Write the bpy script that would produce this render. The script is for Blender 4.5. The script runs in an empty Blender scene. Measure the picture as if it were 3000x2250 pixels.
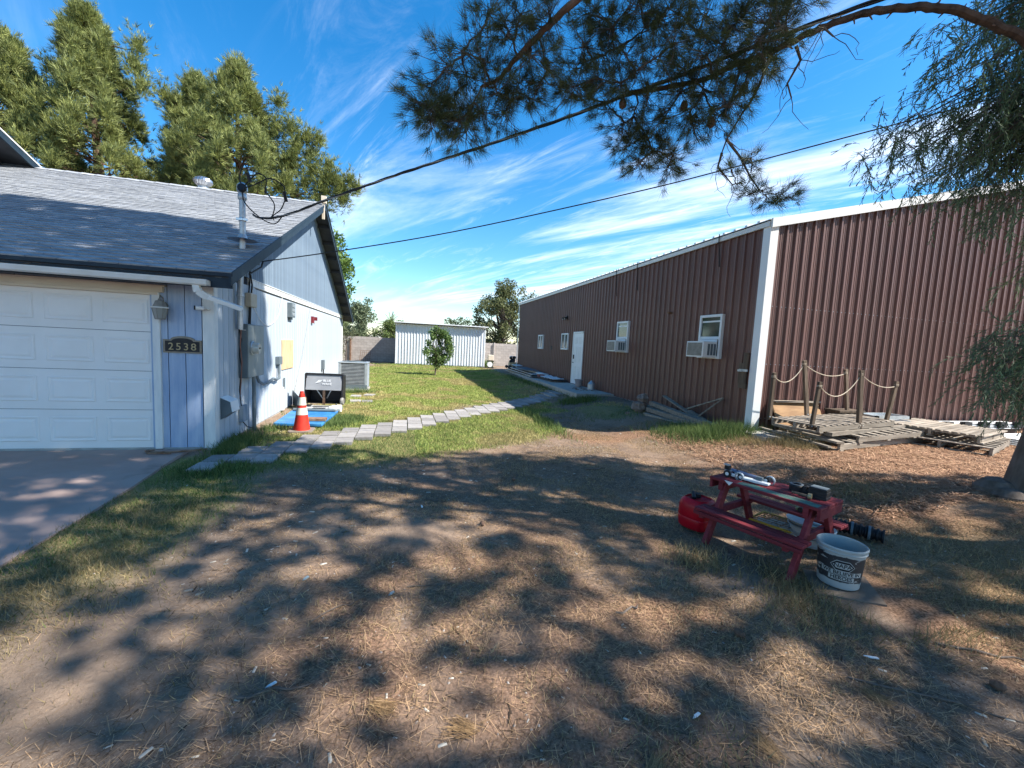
import bpy, math, random
import numpy as np
from mathutils import Vector, Matrix, Euler
SC = bpy.context.scene
COL = SC.collection
rnd = random.Random(7)
RG = np.random.default_rng(11)
R = math.radians

# ------------------------------------------------------------------ camera, sky, sun
cd = bpy.data.cameras.new('camera'); cam = bpy.data.objects.new('camera', cd); COL.objects.link(cam)
YAW, PIT, ROL, FPX = 0.253162, 0.0902714, 0.0500220, 1219.512
fw = Vector((math.sin(YAW)*math.cos(PIT), math.cos(YAW)*math.cos(PIT), -math.sin(PIT)))
rt = Vector((math.cos(YAW), -math.sin(YAW), 0)); up = rt.cross(fw)
r2 = math.cos(ROL)*rt + math.sin(ROL)*up; u2 = -math.sin(ROL)*rt + math.cos(ROL)*up
cam.matrix_world = Matrix(((r2.x, u2.x, -fw.x, 0), (r2.y, u2.y, -fw.y, 0), (r2.z, u2.z, -fw.z, 1.65), (0, 0, 0, 1)))
cd.sensor_width = 36; cd.lens = FPX/3000*36; cd.clip_start = .05; cd.clip_end = 2000
SC.camera = cam
KX, KY = .843, .43
SUN = Vector((KX, -KY, 1.0)).normalized()
sl = bpy.data.lights.new('sun', 'SUN'); sl.energy = 4.9; sl.angle = R(.53); sl.color = (1, .955, .88)
so = bpy.data.objects.new('sun', sl); COL.objects.link(so); so.rotation_euler = SUN.to_track_quat('Z', 'Y').to_euler()
W = bpy.data.worlds.new('World'); SC.world = W; W.use_nodes = True
n, l = W.node_tree.nodes, W.node_tree.links; n.clear()
def N(t, **k):
    x = n.new(t)
    for a, b in k.items(): setattr(x, a, b)
    return x
wo = N('ShaderNodeOutputWorld'); bg = N('ShaderNodeBackground'); bg.inputs[1].default_value = .122
sky = N('ShaderNodeTexSky', sky_type='NISHITA'); sky.sun_disc = False
sky.sun_elevation = math.asin(SUN.z); sky.sun_rotation = math.atan2(SUN.x, SUN.y)
sky.air_density = 1.0; sky.dust_density = .35; sky.ozone_density = 2.6
hs = N('ShaderNodeHueSaturation'); hs.inputs['Saturation'].default_value = 1.40; hs.inputs['Hue'].default_value = .497
l.new(sky.outputs[0], hs.inputs['Color'])
tc = N('ShaderNodeTexCoord'); sp = N('ShaderNodeSeparateXYZ'); l.new(tc.outputs['Generated'], sp.inputs[0])
def M(op, a, b=None):
    m = N('ShaderNodeMath', operation=op)
    for i, v in enumerate((a, b)):
        if v is None: continue
        if isinstance(v, (int, float)): m.inputs[i].default_value = v
        else: l.new(v, m.inputs[i])
    return m.outputs[0]
zz = M('MAXIMUM', M('ADD', sp.outputs[2], .09), .03)
cb = N('ShaderNodeCombineXYZ'); l.new(M('DIVIDE', sp.outputs[0], zz), cb.inputs[0]); l.new(M('DIVIDE', sp.outputs[1], zz), cb.inputs[1])
def cloud(rot, sc, nscale, dist, lo, hi, seed, rough=.62):
    r_ = N('ShaderNodeMapping'); r_.inputs['Rotation'].default_value = (0, 0, rot); r_.inputs['Location'].default_value = (seed, seed*.7, 0); l.new(cb.outputs[0], r_.inputs[0])
    mp = N('ShaderNodeMapping'); mp.inputs['Scale'].default_value = sc; l.new(r_.outputs[0], mp.inputs[0])
    no = N('ShaderNodeTexNoise'); no.inputs['Scale'].default_value = nscale; no.inputs['Detail'].default_value = 9; no.inputs['Roughness'].default_value = rough; no.inputs['Distortion'].default_value = dist
    l.new(mp.outputs[0], no.inputs['Vector'])
    mr = N('ShaderNodeMapRange', interpolation_type='SMOOTHSTEP'); mr.inputs[1].default_value = lo; mr.inputs[2].default_value = hi; l.new(no.outputs[0], mr.inputs[0])
    return mr.outputs[0]
c1 = cloud(R(58), (.30, 1.5, 1), .9, .55, .47, .72, 3.1)
c2 = cloud(R(50), (.35, .8, 1), .45, .3, .38, .56, 1.3, .5)
c3 = cloud(R(66), (.6, 3.0, 1), 1.5, .9, .50, .78, 8.2, .7)
zf = N('ShaderNodeMapRange'); zf.inputs[1].default_value = .30; zf.inputs[2].default_value = .62; zf.inputs[3].default_value = 1; zf.inputs[4].default_value = .22; l.new(sp.outputs[2], zf.inputs[0])
cf = M('MULTIPLY', M('MINIMUM', M('ADD', M('MULTIPLY', c1, c2), M('MULTIPLY', M('MULTIPLY', c3, c2), .5)), .66), zf.outputs[0])
mx = N('ShaderNodeMix', data_type='RGBA'); l.new(cf, mx.inputs[0]); l.new(hs.outputs[0], mx.inputs[6]); mx.inputs[7].default_value = (6.3, 6.8, 7.5, 1)
l.new(mx.outputs[2], bg.inputs[0]); l.new(bg.outputs[0], wo.inputs[0])
SC.view_settings.view_transform = 'Standard'; SC.view_settings.look = 'None'; SC.view_settings.gamma = 1
SC.view_settings.exposure = 1.12
SC.cycles.max_bounces = 6; SC.cycles.transparent_max_bounces = 4

# ------------------------------------------------------------------ materials
MATS = {}
def mat(name, c, c2=None, scale=6, rough=.8, bump=.0, bscale=None, metal=0, spec=.3, stretch=None, thresh=None, attr=None, rand=0, isl=0, trans=0, detail=6, coat=0, c3=None, t3=(.6, .7), s3=3):
    if name in MATS: return MATS[name]
    m = bpy.data.materials.new(name); m.use_nodes = True; t = m.node_tree; b = t.nodes['Principled BSDF']; L = t.links
    b.inputs['Roughness'].default_value = rough; b.inputs['Metallic'].default_value = metal; b.inputs['Specular IOR Level'].default_value = spec
    b.inputs['Coat Weight'].default_value = coat
    tc = t.nodes.new('ShaderNodeTexCoord'); mp = t.nodes.new('ShaderNodeMapping'); L.new(tc.outputs['Object'], mp.inputs[0])
    if stretch: mp.inputs['Scale'].default_value = stretch
    def noise(s, d=detail, r=.6, vec=None):
        q = t.nodes.new('ShaderNodeTexNoise'); q.inputs['Scale'].default_value = s; q.inputs['Detail'].default_value = d; q.inputs['Roughness'].default_value = r
        L.new((vec or mp.outputs[0]), q.inputs['Vector']); return q.outputs[0]
    def mix(f, a, bb, blend='MIX'):
        q = t.nodes.new('ShaderNodeMix'); q.data_type = 'RGBA'; q.blend_type = blend
        for i, v in ((0, f), (6, a), (7, bb)):
            if isinstance(v, (int, float)): q.inputs[i].default_value = v
            elif isinstance(v, tuple): q.inputs[i].default_value = (*v, 1)
            else: L.new(v, q.inputs[i])
        return q.outputs[2]
    def rng(v, lo, hi, a=0, bb=1):
        q = t.nodes.new('ShaderNodeMapRange'); q.inputs[1].default_value = lo; q.inputs[2].default_value = hi; q.inputs[3].default_value = a; q.inputs[4].default_value = bb; L.new(v, q.inputs[0]); return q.outputs[0]
    if attr:
        a = t.nodes.new('ShaderNodeAttribute'); a.attribute_name = attr; col = a.outputs['Color']
        col = mix(1.0, col, mix(rng(noise(scale), .3, .7), (.75, .75, .75), (1.2, 1.2, 1.2)), 'MULTIPLY')
    else:
        col = c
    if c2 is not None:
        lo, hi = thresh or (.35, .65)
        col = mix(rng(noise(scale), lo, hi), c, c2)
    if c3 is not None:
        col = mix(rng(noise(s3, 8, .65), *t3), col, c3)
    if rand:
        o = t.nodes.new('ShaderNodeObjectInfo'); col = mix(1.0, col, mix(o.outputs['Random'], (1-rand,)*3, (1+rand,)*3), 'MULTIPLY')
    if isl:
        g = t.nodes.new('ShaderNodeNewGeometry'); col = mix(1.0, col, mix(g.outputs['Random Per Island'], (1-isl,)*3, (1+isl,)*3), 'MULTIPLY')
    if isinstance(col, tuple): b.inputs['Base Color'].default_value = (*col, 1)
    else: L.new(col, b.inputs['Base Color'])
    if bump:
        bn = t.nodes.new('ShaderNodeBump'); bn.inputs['Strength'].default_value = bump; bn.inputs['Distance'].default_value = .0035
        L.new(noise(bscale or scale*4, 8), bn.inputs['Height']); L.new(bn.outputs[0], b.inputs['Normal'])
    if trans:
        out = [x for x in t.nodes if x.type == 'OUTPUT_MATERIAL'][0]
        tr = t.nodes.new('ShaderNodeBsdfTranslucent'); ms = t.nodes.new('ShaderNodeMixShader'); ms.inputs[0].default_value = trans
        if isinstance(col, tuple): tr.inputs[0].default_value = (*col, 1)
        else: L.new(col, tr.inputs[0])
        L.new(b.outputs[0], ms.inputs[1]); L.new(tr.outputs[0], ms.inputs[2]); L.new(ms.outputs[0], out.inputs[0])
    MATS[name] = m; return m
S3 = (1, 1, .06)
m_blue = mat('weathered_blue_paint', (.27, .36, .52), (.40, .48, .60), 5, .75, .35, 30, stretch=(3, 3, .35), rand=.05, c3=(.12, .11, .10), t3=(.735, .77), s3=9)
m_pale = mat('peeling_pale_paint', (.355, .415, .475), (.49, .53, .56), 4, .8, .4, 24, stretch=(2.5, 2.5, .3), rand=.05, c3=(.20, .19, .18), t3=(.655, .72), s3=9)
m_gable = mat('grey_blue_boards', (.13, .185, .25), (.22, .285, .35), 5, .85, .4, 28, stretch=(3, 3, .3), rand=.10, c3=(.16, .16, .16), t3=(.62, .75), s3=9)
m_groove = mat('dark_groove', (.03, .036, .045))
m_trimw = mat('chipped_white_trim', (.74, .74, .71), (.62, .63, .62), 4, .7, .25, 20, stretch=(3, 3, .6), c3=(.16, .11, .07), t3=(.68, .71), s3=6)
m_cream = mat('cream_header_wood', (.62, .54, .42), (.70, .62, .50), 3, .7, .1, stretch=(.5, 3, 3), c3=(.42, .30, .2), t3=(.66, .8))
m_door = mat('garage_door_white', (.76, .735, .70), (.80, .78, .75), 2, .55, .06, 60)
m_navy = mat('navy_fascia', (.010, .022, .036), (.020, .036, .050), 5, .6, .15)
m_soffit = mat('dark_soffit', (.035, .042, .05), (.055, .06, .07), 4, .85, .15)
m_shingle = mat('grey_shingle', (.235, .25, .275), (.335, .345, .35), 9, .95, .6, 160, rand=.16, isl=.18)
m_gut = mat('white_gutter', (.66, .65, .60), (.74, .73, .70), 5, .5, c3=(.28, .2, .12), t3=(.70, .78), s3=4)
m_debris = mat('gutter_debris', (.09, .06, .04), (.2, .14, .09), 30, 1, .8)
m_galv = mat('galvanised_metal', (.38, .41, .43), (.5, .53, .55), 8, .45, .05, metal=.6, spec=.5)
m_grey_lit = mat('lit_grey_enamel', (.25, .275, .265), (.31, .33, .315), 4, .5, .05)  # paler copy of the grey enamel: sunlit cabinet front painted in
m_grey = mat('grey_enamel', (.105, .135, .155), (.14, .17, .185), 4, .5, .05)
m_beige = mat('beige_plastic', (.42, .36, .27), (.5, .43, .33), 4, .6)
m_black = mat('black_plastic', (.012, .012, .014), (.025, .025, .028), 6, .5, .05)
m_cable = mat('cable_black', (.012, .012, .013), rough=.5)
m_cablel = mat('cable_grey', (.32, .31, .29), rough=.6)
m_brown = mat('brown_sheet_metal', (.122, .050, .036), (.146, .062, .046), 1.3, .48, .05, 5, spec=.7, rand=.10, c3=(.19, .13, .10), t3=(.66, .82), s3=2.2)
m_white = mat('white_trim_metal', (.72, .74, .74), (.78, .79, .78), 2, .45)
m_roofw = mat('white_roof_metal', (.7, .72, .72), rough=.4)
m_vinyl = mat('white_vinyl', (.76, .77, .76), (.70, .71, .71), 3, .4)
m_glass = mat('window_glass', (.02, .035, .03), (.035, .06, .045), 3, .08, spec=.7)
m_shed = mat('white_corrugated_steel', (.62, .66, .70), (.70, .73, .75), 2, .45, .03, rand=.04)
m_block = mat('concrete_block', (.36, .32, .29), (.44, .40, .36), 7, .95, .4, 60, rand=.10, isl=.1)
m_mortar = mat('mortar', (.26, .24, .22), (.3, .28, .26), 10, .95, .3)
m_conc = mat('concrete', (.34, .32, .29), (.44, .42, .38), 4, .95, .3, 50, c3=(.2, .18, .15), t3=(.6, .8))
m_dustc = mat('dusty_concrete', (.15, .115, .085), (.22, .175, .135), 6, .95, .4, 60)
m_drive = mat('driveway_concrete', (.34, .245, .205), (.41, .31, .265), 1.2, .9, .2, 90, c3=(.18, .14, .12), t3=(.62, .8), s3=1.5)
m_paver = mat('paver', (.25, .232, .22), (.33, .31, .29), 6, .95, .35, 70, rand=.24, c3=(.17, .14, .11), t3=(.58, .72))
m_wood = mat('grey_weathered_wood', (.20, .165, .13), (.37, .32, .26), 5, .9, .5, 26, stretch=(.35, 4, 4), rand=.22, isl=.2)
m_wood2 = mat('post_wood', (.08, .058, .04), (.17, .125, .09), 5, .9, .5, 26, stretch=(4, 4, .35), rand=.2)
m_ply = mat('tan_plywood', (.20, .11, .05), (.32, .19, .09), 4, .8, .2, stretch=(.6, 3, 3))
m_board = mat('tan_panel_board', (.52, .36, .20), (.62, .46, .28), 5, .8, .2, stretch=(3, 3, .8))
m_redw = mat('faded_red_paint', (.14, .013, .020), (.21, .03, .038), 6, .7, .35, 30, stretch=(.4, 4, 4), rand=.12, c3=(.30, .11, .11), t3=(.60, .80), s3=5)
m_limb = mat('limb_bark', (.04, .028, .023), (.10, .07, .055), 16, .95, .9, 50, stretch=(1, 1, 1))
m_bark = mat('pine_bark', (.10, .055, .038), (.19, .12, .09), 14, .95, .9, 40, stretch=(1, 1, .3))
m_bark2 = mat('grey_bark', (.09, .07, .055), (.16, .13, .11), 12, .95, .9, 40, stretch=(1, 1, .3))
m_leaf = mat('foliage', (0, 0, 0), attr='col', scale=3, rough=.6, spec=.25, trans=.30)
m_needle = mat('pine_needles', (0, 0, 0), attr='col', scale=3, rough=.55, spec=.3, trans=.18)
m_grass = mat('grass_blades', (0, 0, 0), attr='col', scale=2, rough=.75, spec=.2, trans=.25)
m_straw = mat('straw', (0, 0, 0), attr='col', scale=20, rough=.9, spec=.15)
m_orange = mat('cone_orange', (.46, .022, .012), (.54, .04, .02), 5, .6, .05)
m_reflect = mat('cone_band', (.55, .54, .44), (.66, .65, .56), 8, .5)
m_bluep = mat('blue_plastic', (.02, .15, .42), (.06, .27, .52), 3, .4, .02)
m_pail = mat('pail_plastic', (.37, .39, .37), (.45, .47, .45), 3, .45)
m_red = mat('red_plastic', (.40, .003, .012), (.48, .008, .02), 4, .35)
m_rock = mat('brown_rock', (.16, .12, .10), (.28, .23, .2), 9, .95, .8)
m_gold = mat('gold_metal', (.38, .31, .18), rough=.45, metal=.3)
m_bronze = mat('bronze_frame', (.20, .17, .13), (.28, .24, .19), 20, .5, metal=.3)
m_rust = mat('rusty_metal', (.15, .07, .035), (.3, .2, .14), 9, .8, .3)
m_rope = mat('rope_fibre', (.5, .42, .32), (.6, .52, .4), 60, .95)
m_yellow = mat('yellow_plastic', (.50, .30, .04), rough=.5)
m_tile = mat('beige_tile', (.46, .40, .30), (.56, .50, .40), 6, .6)
m_cone = mat('pinecone_brown', (.10, .06, .04), (.16, .1, .07), 20, .9, .5)
m_lamp = mat('aged_bronze_grey', (.20, .19, .17), (.28, .27, .25), 12, .55, .1)
m_lampg = mat('frosted_lamp_glass', (.26, .27, .25), rough=.35, spec=.6)
m_white2 = mat('white_paint', (.78, .79, .80), rough=.4)
m_green = mat('worn_green_paint', (.04, .11, .085), (.10, .19, .15), 6, .7, .3, 30, stretch=(.4, 4, 4), c3=(.30, .24, .2), t3=(.55, .7), s3=5)

# ------------------------------------------------------------------ mesh helpers
class MB:
    def __init__(s): s.v = []; s.f = []
    def add(s, vs, fs):
        b = len(s.v); s.v += [tuple(v) for v in vs]; s.f += [tuple(b+i for i in f) for f in fs]; return s
    def box(s, x0, x1, y0, y1, z0, z1, m=None):
        vs = [(x, y, z) for z in (z0, z1) for y in (y0, y1) for x in (x0, x1)]
        if m is not None: vs = [m @ Vector(v) for v in vs]
        return s.add(vs, [(0, 2, 3, 1), (4, 5, 7, 6), (0, 1, 5, 4), (2, 6, 7, 3), (0, 4, 6, 2), (1, 3, 7, 5)])
    def bar(s, a, b, w, h, up=(0, 0, 1), ch=0):
        a = Vector(a); b = Vector(b); d = (b-a).normalized(); u = Vector(up); sd = d.cross(u)
        if sd.length < 1e-4: sd = d.cross(Vector((0, 1, 0)))
        sd.normalize(); u = sd.cross(d)
        vs = []
        for p in (a, b):
            for i, j in ((-1, -1), (1, -1), (1, 1), (-1, 1)): vs.append(p + sd*(i*w/2) + u*(j*h/2))
        return s.add(vs, [(0, 1, 2, 3), (7, 6, 5, 4), (0, 4, 5, 1), (1, 5, 6, 2), (2, 6, 7, 3), (3, 7, 4, 0)])
    def tube(s, pts, rad, n=8, cap=True):
        pts = [Vector(p) for p in pts]
        if not isinstance(rad, (list, tuple)): rad = [rad]*len(pts)
        base = len(s.v); ref = Vector((.3, .2, .93))
        for i, p in enumerate(pts):
            d = (pts[min(i+1, len(pts)-1)] - pts[max(i-1, 0)]).normalized()
            a = d.cross(ref)
            if a.length < .05: a = d.cross(Vector((1, 0, 0)))
            a.normalize(); b = d.cross(a)
            for k in range(n):
                t = 2*math.pi*k/n; s.v.append(tuple(p + (a*math.cos(t)+b*math.sin(t))*rad[i]))
        for i in range(len(pts)-1):
            for k in range(n):
                q = base+i*n; s.f.append((q+k, q+(k+1) % n, q+n+(k+1) % n, q+n+k))
        if cap: s.f.append(tuple(base+k for k in reversed(range(n)))); s.f.append(tuple(base+(len(pts)-1)*n+k for k in range(n)))
        return s
    def lathe(s, prof, n=24, c=(0, 0, 0), m=None):
        base = len(s.v)
        for r, z in prof:
            for k in range(n):
                t = 2*math.pi*k/n; v = Vector((r*math.cos(t), r*math.sin(t), z))
                if m is not None: v = m @ v
                s.v.append((c[0]+v.x, c[1]+v.y, c[2]+v.z))
        for i in range(len(prof)-1):
            for k in range(n):
                q = base+i*n; s.f.append((q+k, q+(k+1) % n, q+n+(k+1) % n, q+n+k))
        return s
    def prism(s, poly, off):
        """poly: list of 3D points, extruded by vector off"""
        k = len(poly); off = Vector(off); vs = [Vector(p) for p in poly]+[Vector(p)+off for p in poly]
        return s.add(vs, [tuple(range(k)), tuple(reversed(range(k, 2*k)))]+[(i, i+k, (i+1) % k+k, (i+1) % k) for i in range(k)])
    def mesh(s, name, m, smooth=False):
        me = bpy.data.meshes.new(name); me.from_pydata(s.v, [], s.f); me.materials.append(m)
        if smooth:
            me.polygons.foreach_set('use_smooth', [True]*len(me.polygons))
            try: me.set_sharp_from_angle(angle=R(35))
            except Exception: pass
        me.update(); return me
    def build(s, name, m, parent=None, smooth=False, bevel=0):
        me = s.mesh(name, m, smooth)
        o = bpy.data.objects.new(name, me); COL.objects.link(o)
        if parent is not None: adopt(o, parent)
        if bevel:
            bv = o.modifiers.new('b', 'BEVEL'); bv.width = bevel; bv.segments = 2; bv.limit_method = 'ANGLE'
        return o
def adopt(o, parent):
    """geometry given in world coordinates: undo the (unrotated) parent's place"""
    o.parent = parent; r = parent
    while r.parent is not None: r = r.parent
    if r.name not in LOC: o.location = Vector(o.location) - gloc(parent)
LOC = set()
def gloc(p):
    v = Vector((0, 0, 0))
    while p is not None: v += Vector(p.location); p = p.parent
    return v
def tag(o, label, cat, group=None, kind=None):
    if label: o['label'] = label
    if cat: o['category'] = cat
    if group: o['group'] = group
    if kind: o['kind'] = kind
    return o
def thing(name, label, cat, loc=(0, 0, 0), group=None, rz=0, local=False):
    o = bpy.data.objects.new(name, None); COL.objects.link(o); o.location = loc; o.rotation_euler = (0, 0, rz); o.empty_display_size = .2
    if local or rz: LOC.add(o.name)
    return tag(o, label, cat, group)
def inst(name, me, parent, loc, rot=(0, 0, 0)):
    o = bpy.data.objects.new(name, me); COL.objects.link(o); o.location = loc; o.rotation_euler = rot
    if parent is not None: adopt(o, parent)
    return o
def text_mesh(body, size, m, name='lettering', extrude=.001, bold=0):
    cu = bpy.data.curves.new('t', 'FONT'); cu.body = body; cu.size = size; cu.offset = bold; cu.extrude = extrude; cu.align_x = 'CENTER'; cu.align_y = 'CENTER'
    o = bpy.data.objects.new('t', cu); COL.objects.link(o); bpy.context.view_layer.update()
    me = bpy.data.meshes.new_from_object(o.evaluated_get(bpy.context.evaluated_depsgraph_get())); me.name = name
    bpy.data.objects.remove(o); bpy.data.curves.remove(cu); me.materials.clear(); me.materials.append(m); return me
def sm(t): t = np.clip(t, 0, 1); return t*t*(3-2*t)
def gh(x, y):
    """ground height"""
    return .24*sm((np.asarray(x, float)-3.8)/2.4)*(1-sm((np.asarray(y, float)-25)/4))
# lattice noise
_T = RG.random((256, 256))
def vn(x, y, s=1.0, seed=0):
    x = np.asarray(x, float)/s + seed*17.3; y = np.asarray(y, float)/s + seed*31.7
    xi = np.floor(x).astype(int); yi = np.floor(y).astype(int); u = sm(x-xi); v = sm(y-yi)
    g = lambda a, b: _T[a % 256, b % 256]
    return (g(xi, yi)*(1-u)+g(xi+1, yi)*u)*(1-v)+(g(xi, yi+1)*(1-u)+g(xi+1, yi+1)*u)*v
def fbm(x, y, s=1.0, seed=0, o=4):
    t = 0; a = .5; w = 0
    for k in range(o): t = t+a*vn(x, y, s/2**k, seed+k); w += a; a *= .5
    return t/w
def npmesh(name, V, F, C=None, m=None, smooth=False):
    """V (n,3), F (k,3|4), C per-vertex colour"""
    me = bpy.data.meshes.new(name); V = np.ascontiguousarray(V, np.float32); F = np.ascontiguousarray(F, np.int32)
    me.vertices.add(len(V)); me.vertices.foreach_set('co', V.ravel())
    k = F.shape[1]; me.loops.add(F.size); me.loops.foreach_set('vertex_index', F.ravel())
    me.polygons.add(len(F)); me.polygons.foreach_set('loop_start', np.arange(0, F.size, k, dtype=np.int32)); me.polygons.foreach_set('loop_total', np.full(len(F), k, np.int32))
    if smooth: me.polygons.foreach_set('use_smooth', np.ones(len(F), bool))
    me.update(calc_edges=True)
    if C is not None:
        a = me.attributes.new('col', 'FLOAT_COLOR', 'POINT'); a.data.foreach_set('color', np.concatenate([C, np.ones((len(C), 1))], 1).astype(np.float32).ravel())
    if m: me.materials.append(m)
    return me
def npobj(name, V, F, C, m, parent=None, smooth=False):
    o = bpy.data.objects.new(name, npmesh(name, V, F, C, m, smooth)); COL.objects.link(o)
    if parent is not None: adopt(o, parent)
    return o
def unit(a): return a/np.maximum(np.linalg.norm(a, axis=-1, keepdims=True), 1e-9)
def blades(P, D, w, C):
    """triangles from base P along D (n,3) with width w, colour C"""
    k = len(P); rv = unit(RG.normal(size=(k, 3))); s_ = unit(np.cross(D, rv))*(np.asarray(w).reshape(-1, 1)/2)
    V = np.stack([P-s_, P+s_, P+D], 1).reshape(-1, 3); F = np.arange(3*k).reshape(k, 3)
    return V, F, np.repeat(C, 3, 0)
def strips(P, D, w, C, flat=True):
    k = len(P); s_ = np.cross(D, np.array([0, 0, 1.])) if flat else np.cross(D, unit(RG.normal(size=(k, 3))))
    s_ = unit(s_)*(np.asarray(w).reshape(-1, 1)/2)
    V = np.stack([P-s_, P+s_, P+D+s_, P+D-s_], 1).reshape(-1, 3); F = np.arange(4*k).reshape(k, 4)
    return V, F, np.repeat(C, 4, 0)
def tufts(Cn, A, n_, ln, w, spread, c0, c1):
    """needle tufts: centres, axes -> blade triangles"""
    k = len(Cn); P = np.repeat(Cn, n_, 0); A2 = np.repeat(unit(A), n_, 0)
    D = unit(A2+RG.normal(size=P.shape)*spread)*(ln*(.7+.6*RG.random((k*n_, 1)))); P = P + RG.normal(size=P.shape)*ln*.12
    t = np.repeat(RG.random((k, 1)), n_, 0)*.75+RG.random((k*n_, 1))*.25
    return blades(P, D, w, np.array(c0)*(1-t)+np.array(c1)*t)
def leaves(Cn, size, c0, c1, aspect=.5):
    k = len(Cn); a = unit(RG.normal(size=(k, 3))); b = unit(np.cross(a, RG.normal(size=(k, 3)))); s_ = size*(.6+.8*RG.random((k, 1)))
    V = np.stack([Cn-a*s_, Cn-b*s_*aspect, Cn+a*s_, Cn+b*s_*aspect], 1).reshape(-1, 3)
    t = RG.random((k, 1)); C = np.array(c0)*(1-t)+np.array(c1)*t
    return V, np.arange(4*k).reshape(k, 4), np.repeat(C, 4, 0)
def cat(L_):
    off = 0; Vs, Fs, Cs = [], [], []
    for V, F, C in L_: Vs.append(V); Fs.append(F+off); Cs.append(C); off += len(V)
    return np.concatenate(Vs), np.concatenate(Fs), np.concatenate(Cs)

# ------------------------------------------------------------------ ground
PAVF = [(-2.46, 6.25, 2), (-2.18, 6.66, 2), (-1.90, 6.97, 3), (-1.62, 7.46, 3), (-1.34, 7.70, 3), (-1.06, 7.97, 3)]
while PAVF[-1][0] < 4.75: PAVF.append((PAVF[-1][0]+.283, PAVF[-1][1]+.292, 3))
PW, PD = .283, .372
PAV = [(x, y-PD*k, k) for x, y, k in PAVF]
PX = np.array([p[0]+PW/2 for p in PAV]); PY = np.array([p[1]+PD/2*p[2] for p in PAV])
def pathd(x, y): return np.abs(y-np.interp(x, PX, PY))+np.maximum(0, x-5)*2+np.maximum(0, -2.9-x)*2
def green(x, y):
    """how green the ground cover is, 0..1"""
    pc = np.interp(x, PX, PY); nz = fbm(x, y, 1.6, 3)-.5; nf = fbm(x, y, .45, 9)-.5
    lawn = sm((y-pc-.1)/1.0+nz*2)*sm((5.6-x)/1.0)*sm((x+2.3)/.7+nz*1.5)*sm((31-y)/2)
    lawn = lawn*(1-.55*sm((x-3.1)/.8+nz*2.5)*sm((22-y)/4))
    lowb = np.interp(x, [-3.2, -2, -1, 0, 1, 2, 3, 3.6, 4.4, 5], [4.6, 4.9, 5.6, 5.95, 6.1, 6.3, 6.8, 8.0, 10.5, 12.5])
    front = sm((pc-y+.5)*4)*sm((y-lowb)/.7+.2+nz*3)*sm((x+3)/.3)*sm((4.4-x)/1.2+nz*3)
    edge = sm(1.4-np.abs(x+2.25)*1.6+nz*2)*sm((y-2.0)/2)*sm((5.4-y)*3)*.8
    sh = sm(1.2-np.hypot((x-5.3)/1.0, (y-6.2)/.5)+nz*2)*.9 + sm(1.3-np.hypot((x-5.2)/.8, (y-9.6)/1.0)+nz*3)*.6
    rt_ = sm(1.2-np.hypot((x-4.6)/1.2, (y-1.9)/.8)+nz*2)*.3
    return np.clip(np.maximum.reduce([lawn, front, edge, sh, rt_])+nf*.35*(lawn+front+edge > .15), 0, 1)
def litter(x, y):
    """reddish pine straw and chips, 0..1"""
    n_ = fbm(x, y, 1.1, 5)-.5
    return np.clip(sm((x-2.2)/3.0+n_*2.2-(y-5.5)*.05)*sm((9.5-y)/2)*.95 + sm(1.4-np.hypot((x-1.2)/2.0, (y-2.6)/1.6)+n_*2.4)*.7, 0, 1)
gx = np.unique(np.concatenate([np.linspace(-300, -14, 14), np.arange(-14, -5, .8), np.arange(-5, 9.5, .075), np.arange(9.5, 24, .5), np.linspace(24, 300, 14)]))
gy = np.unique(np.concatenate([np.linspace(-200, -4, 10), np.arange(-4, .8, .5), np.arange(.8, 9, .06), np.arange(9, 34, .25), np.linspace(34, 600, 20)]))
XX, YY = np.meshgrid(gx, gy); near = sm((40-np.hypot(XX, YY-5))/10)
drv = sm((-2.72-XX)/.25)*sm((6.7-YY)/.1)
ZZ = gh(XX, YY) + near*((fbm(XX, YY, 1.4, 1)-.5)*.07+(fbm(XX, YY, .28, 2)-.5)*.03)*(1-drv) - .03*drv - .015
# little dug hollows and mounds
for hx, hy, hr, hd in ((.62, 2.35, .22, -.035), (.12, 3.5, .28, .03), (-1.6, 2.3, .35, .03), (4.9, 9.5, .6, .10)):
    ZZ = ZZ+hd*np.exp(-((XX-hx)**2+(YY-hy)**2)/hr**2)
V = np.stack([XX.ravel(), YY.ravel(), ZZ.ravel()], 1); nx_, ny_ = len(gx), len(gy)
I = np.arange(nx_*ny_).reshape(ny_, nx_); F = np.stack([I[:-1, :-1], I[:-1, 1:], I[1:, 1:], I[1:, :-1]], -1).reshape(-1, 4)
gr = green(XX, YY); lt = litter(XX, YY)
bare = sm((fbm(XX, YY, .9, 21)-.52)/.16)*(1-gr)
for hx, hy, hr in ((.62, 2.35, .3), (.12, 3.5, .3), (-1.5, 2.2, .5), (-.9, 3.2, .5), (0, 24.5, 0)):
    if hr: bare = np.maximum(bare, .75*np.exp(-((XX-hx)**2+(YY-hy)**2)/hr**2))
sand = sm((YY-22.5)/1.5)*sm((XX-.8)/1.2)*sm((29-YY)/3)*.9 + sm(1.2-np.hypot((XX+.9)/.7, (YY-14.2)/2.2)+(fbm(XX, YY, .8, 6)-.5)*2) + sm(1.3-np.hypot((XX+2.3)/.5, (YY-9.2)/2.4)+(fbm(XX, YY, .5, 6)-.5)*2)
C = np.stack([gr.ravel(), lt.ravel(), np.clip(np.maximum(bare, sand), 0, 1).ravel()], 1)
g = npobj('ground', V, F, C, None, smooth=True); tag(g, 'dirt yard with patchy grass, pine straw and bare soil', 'ground', kind='structure')
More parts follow.
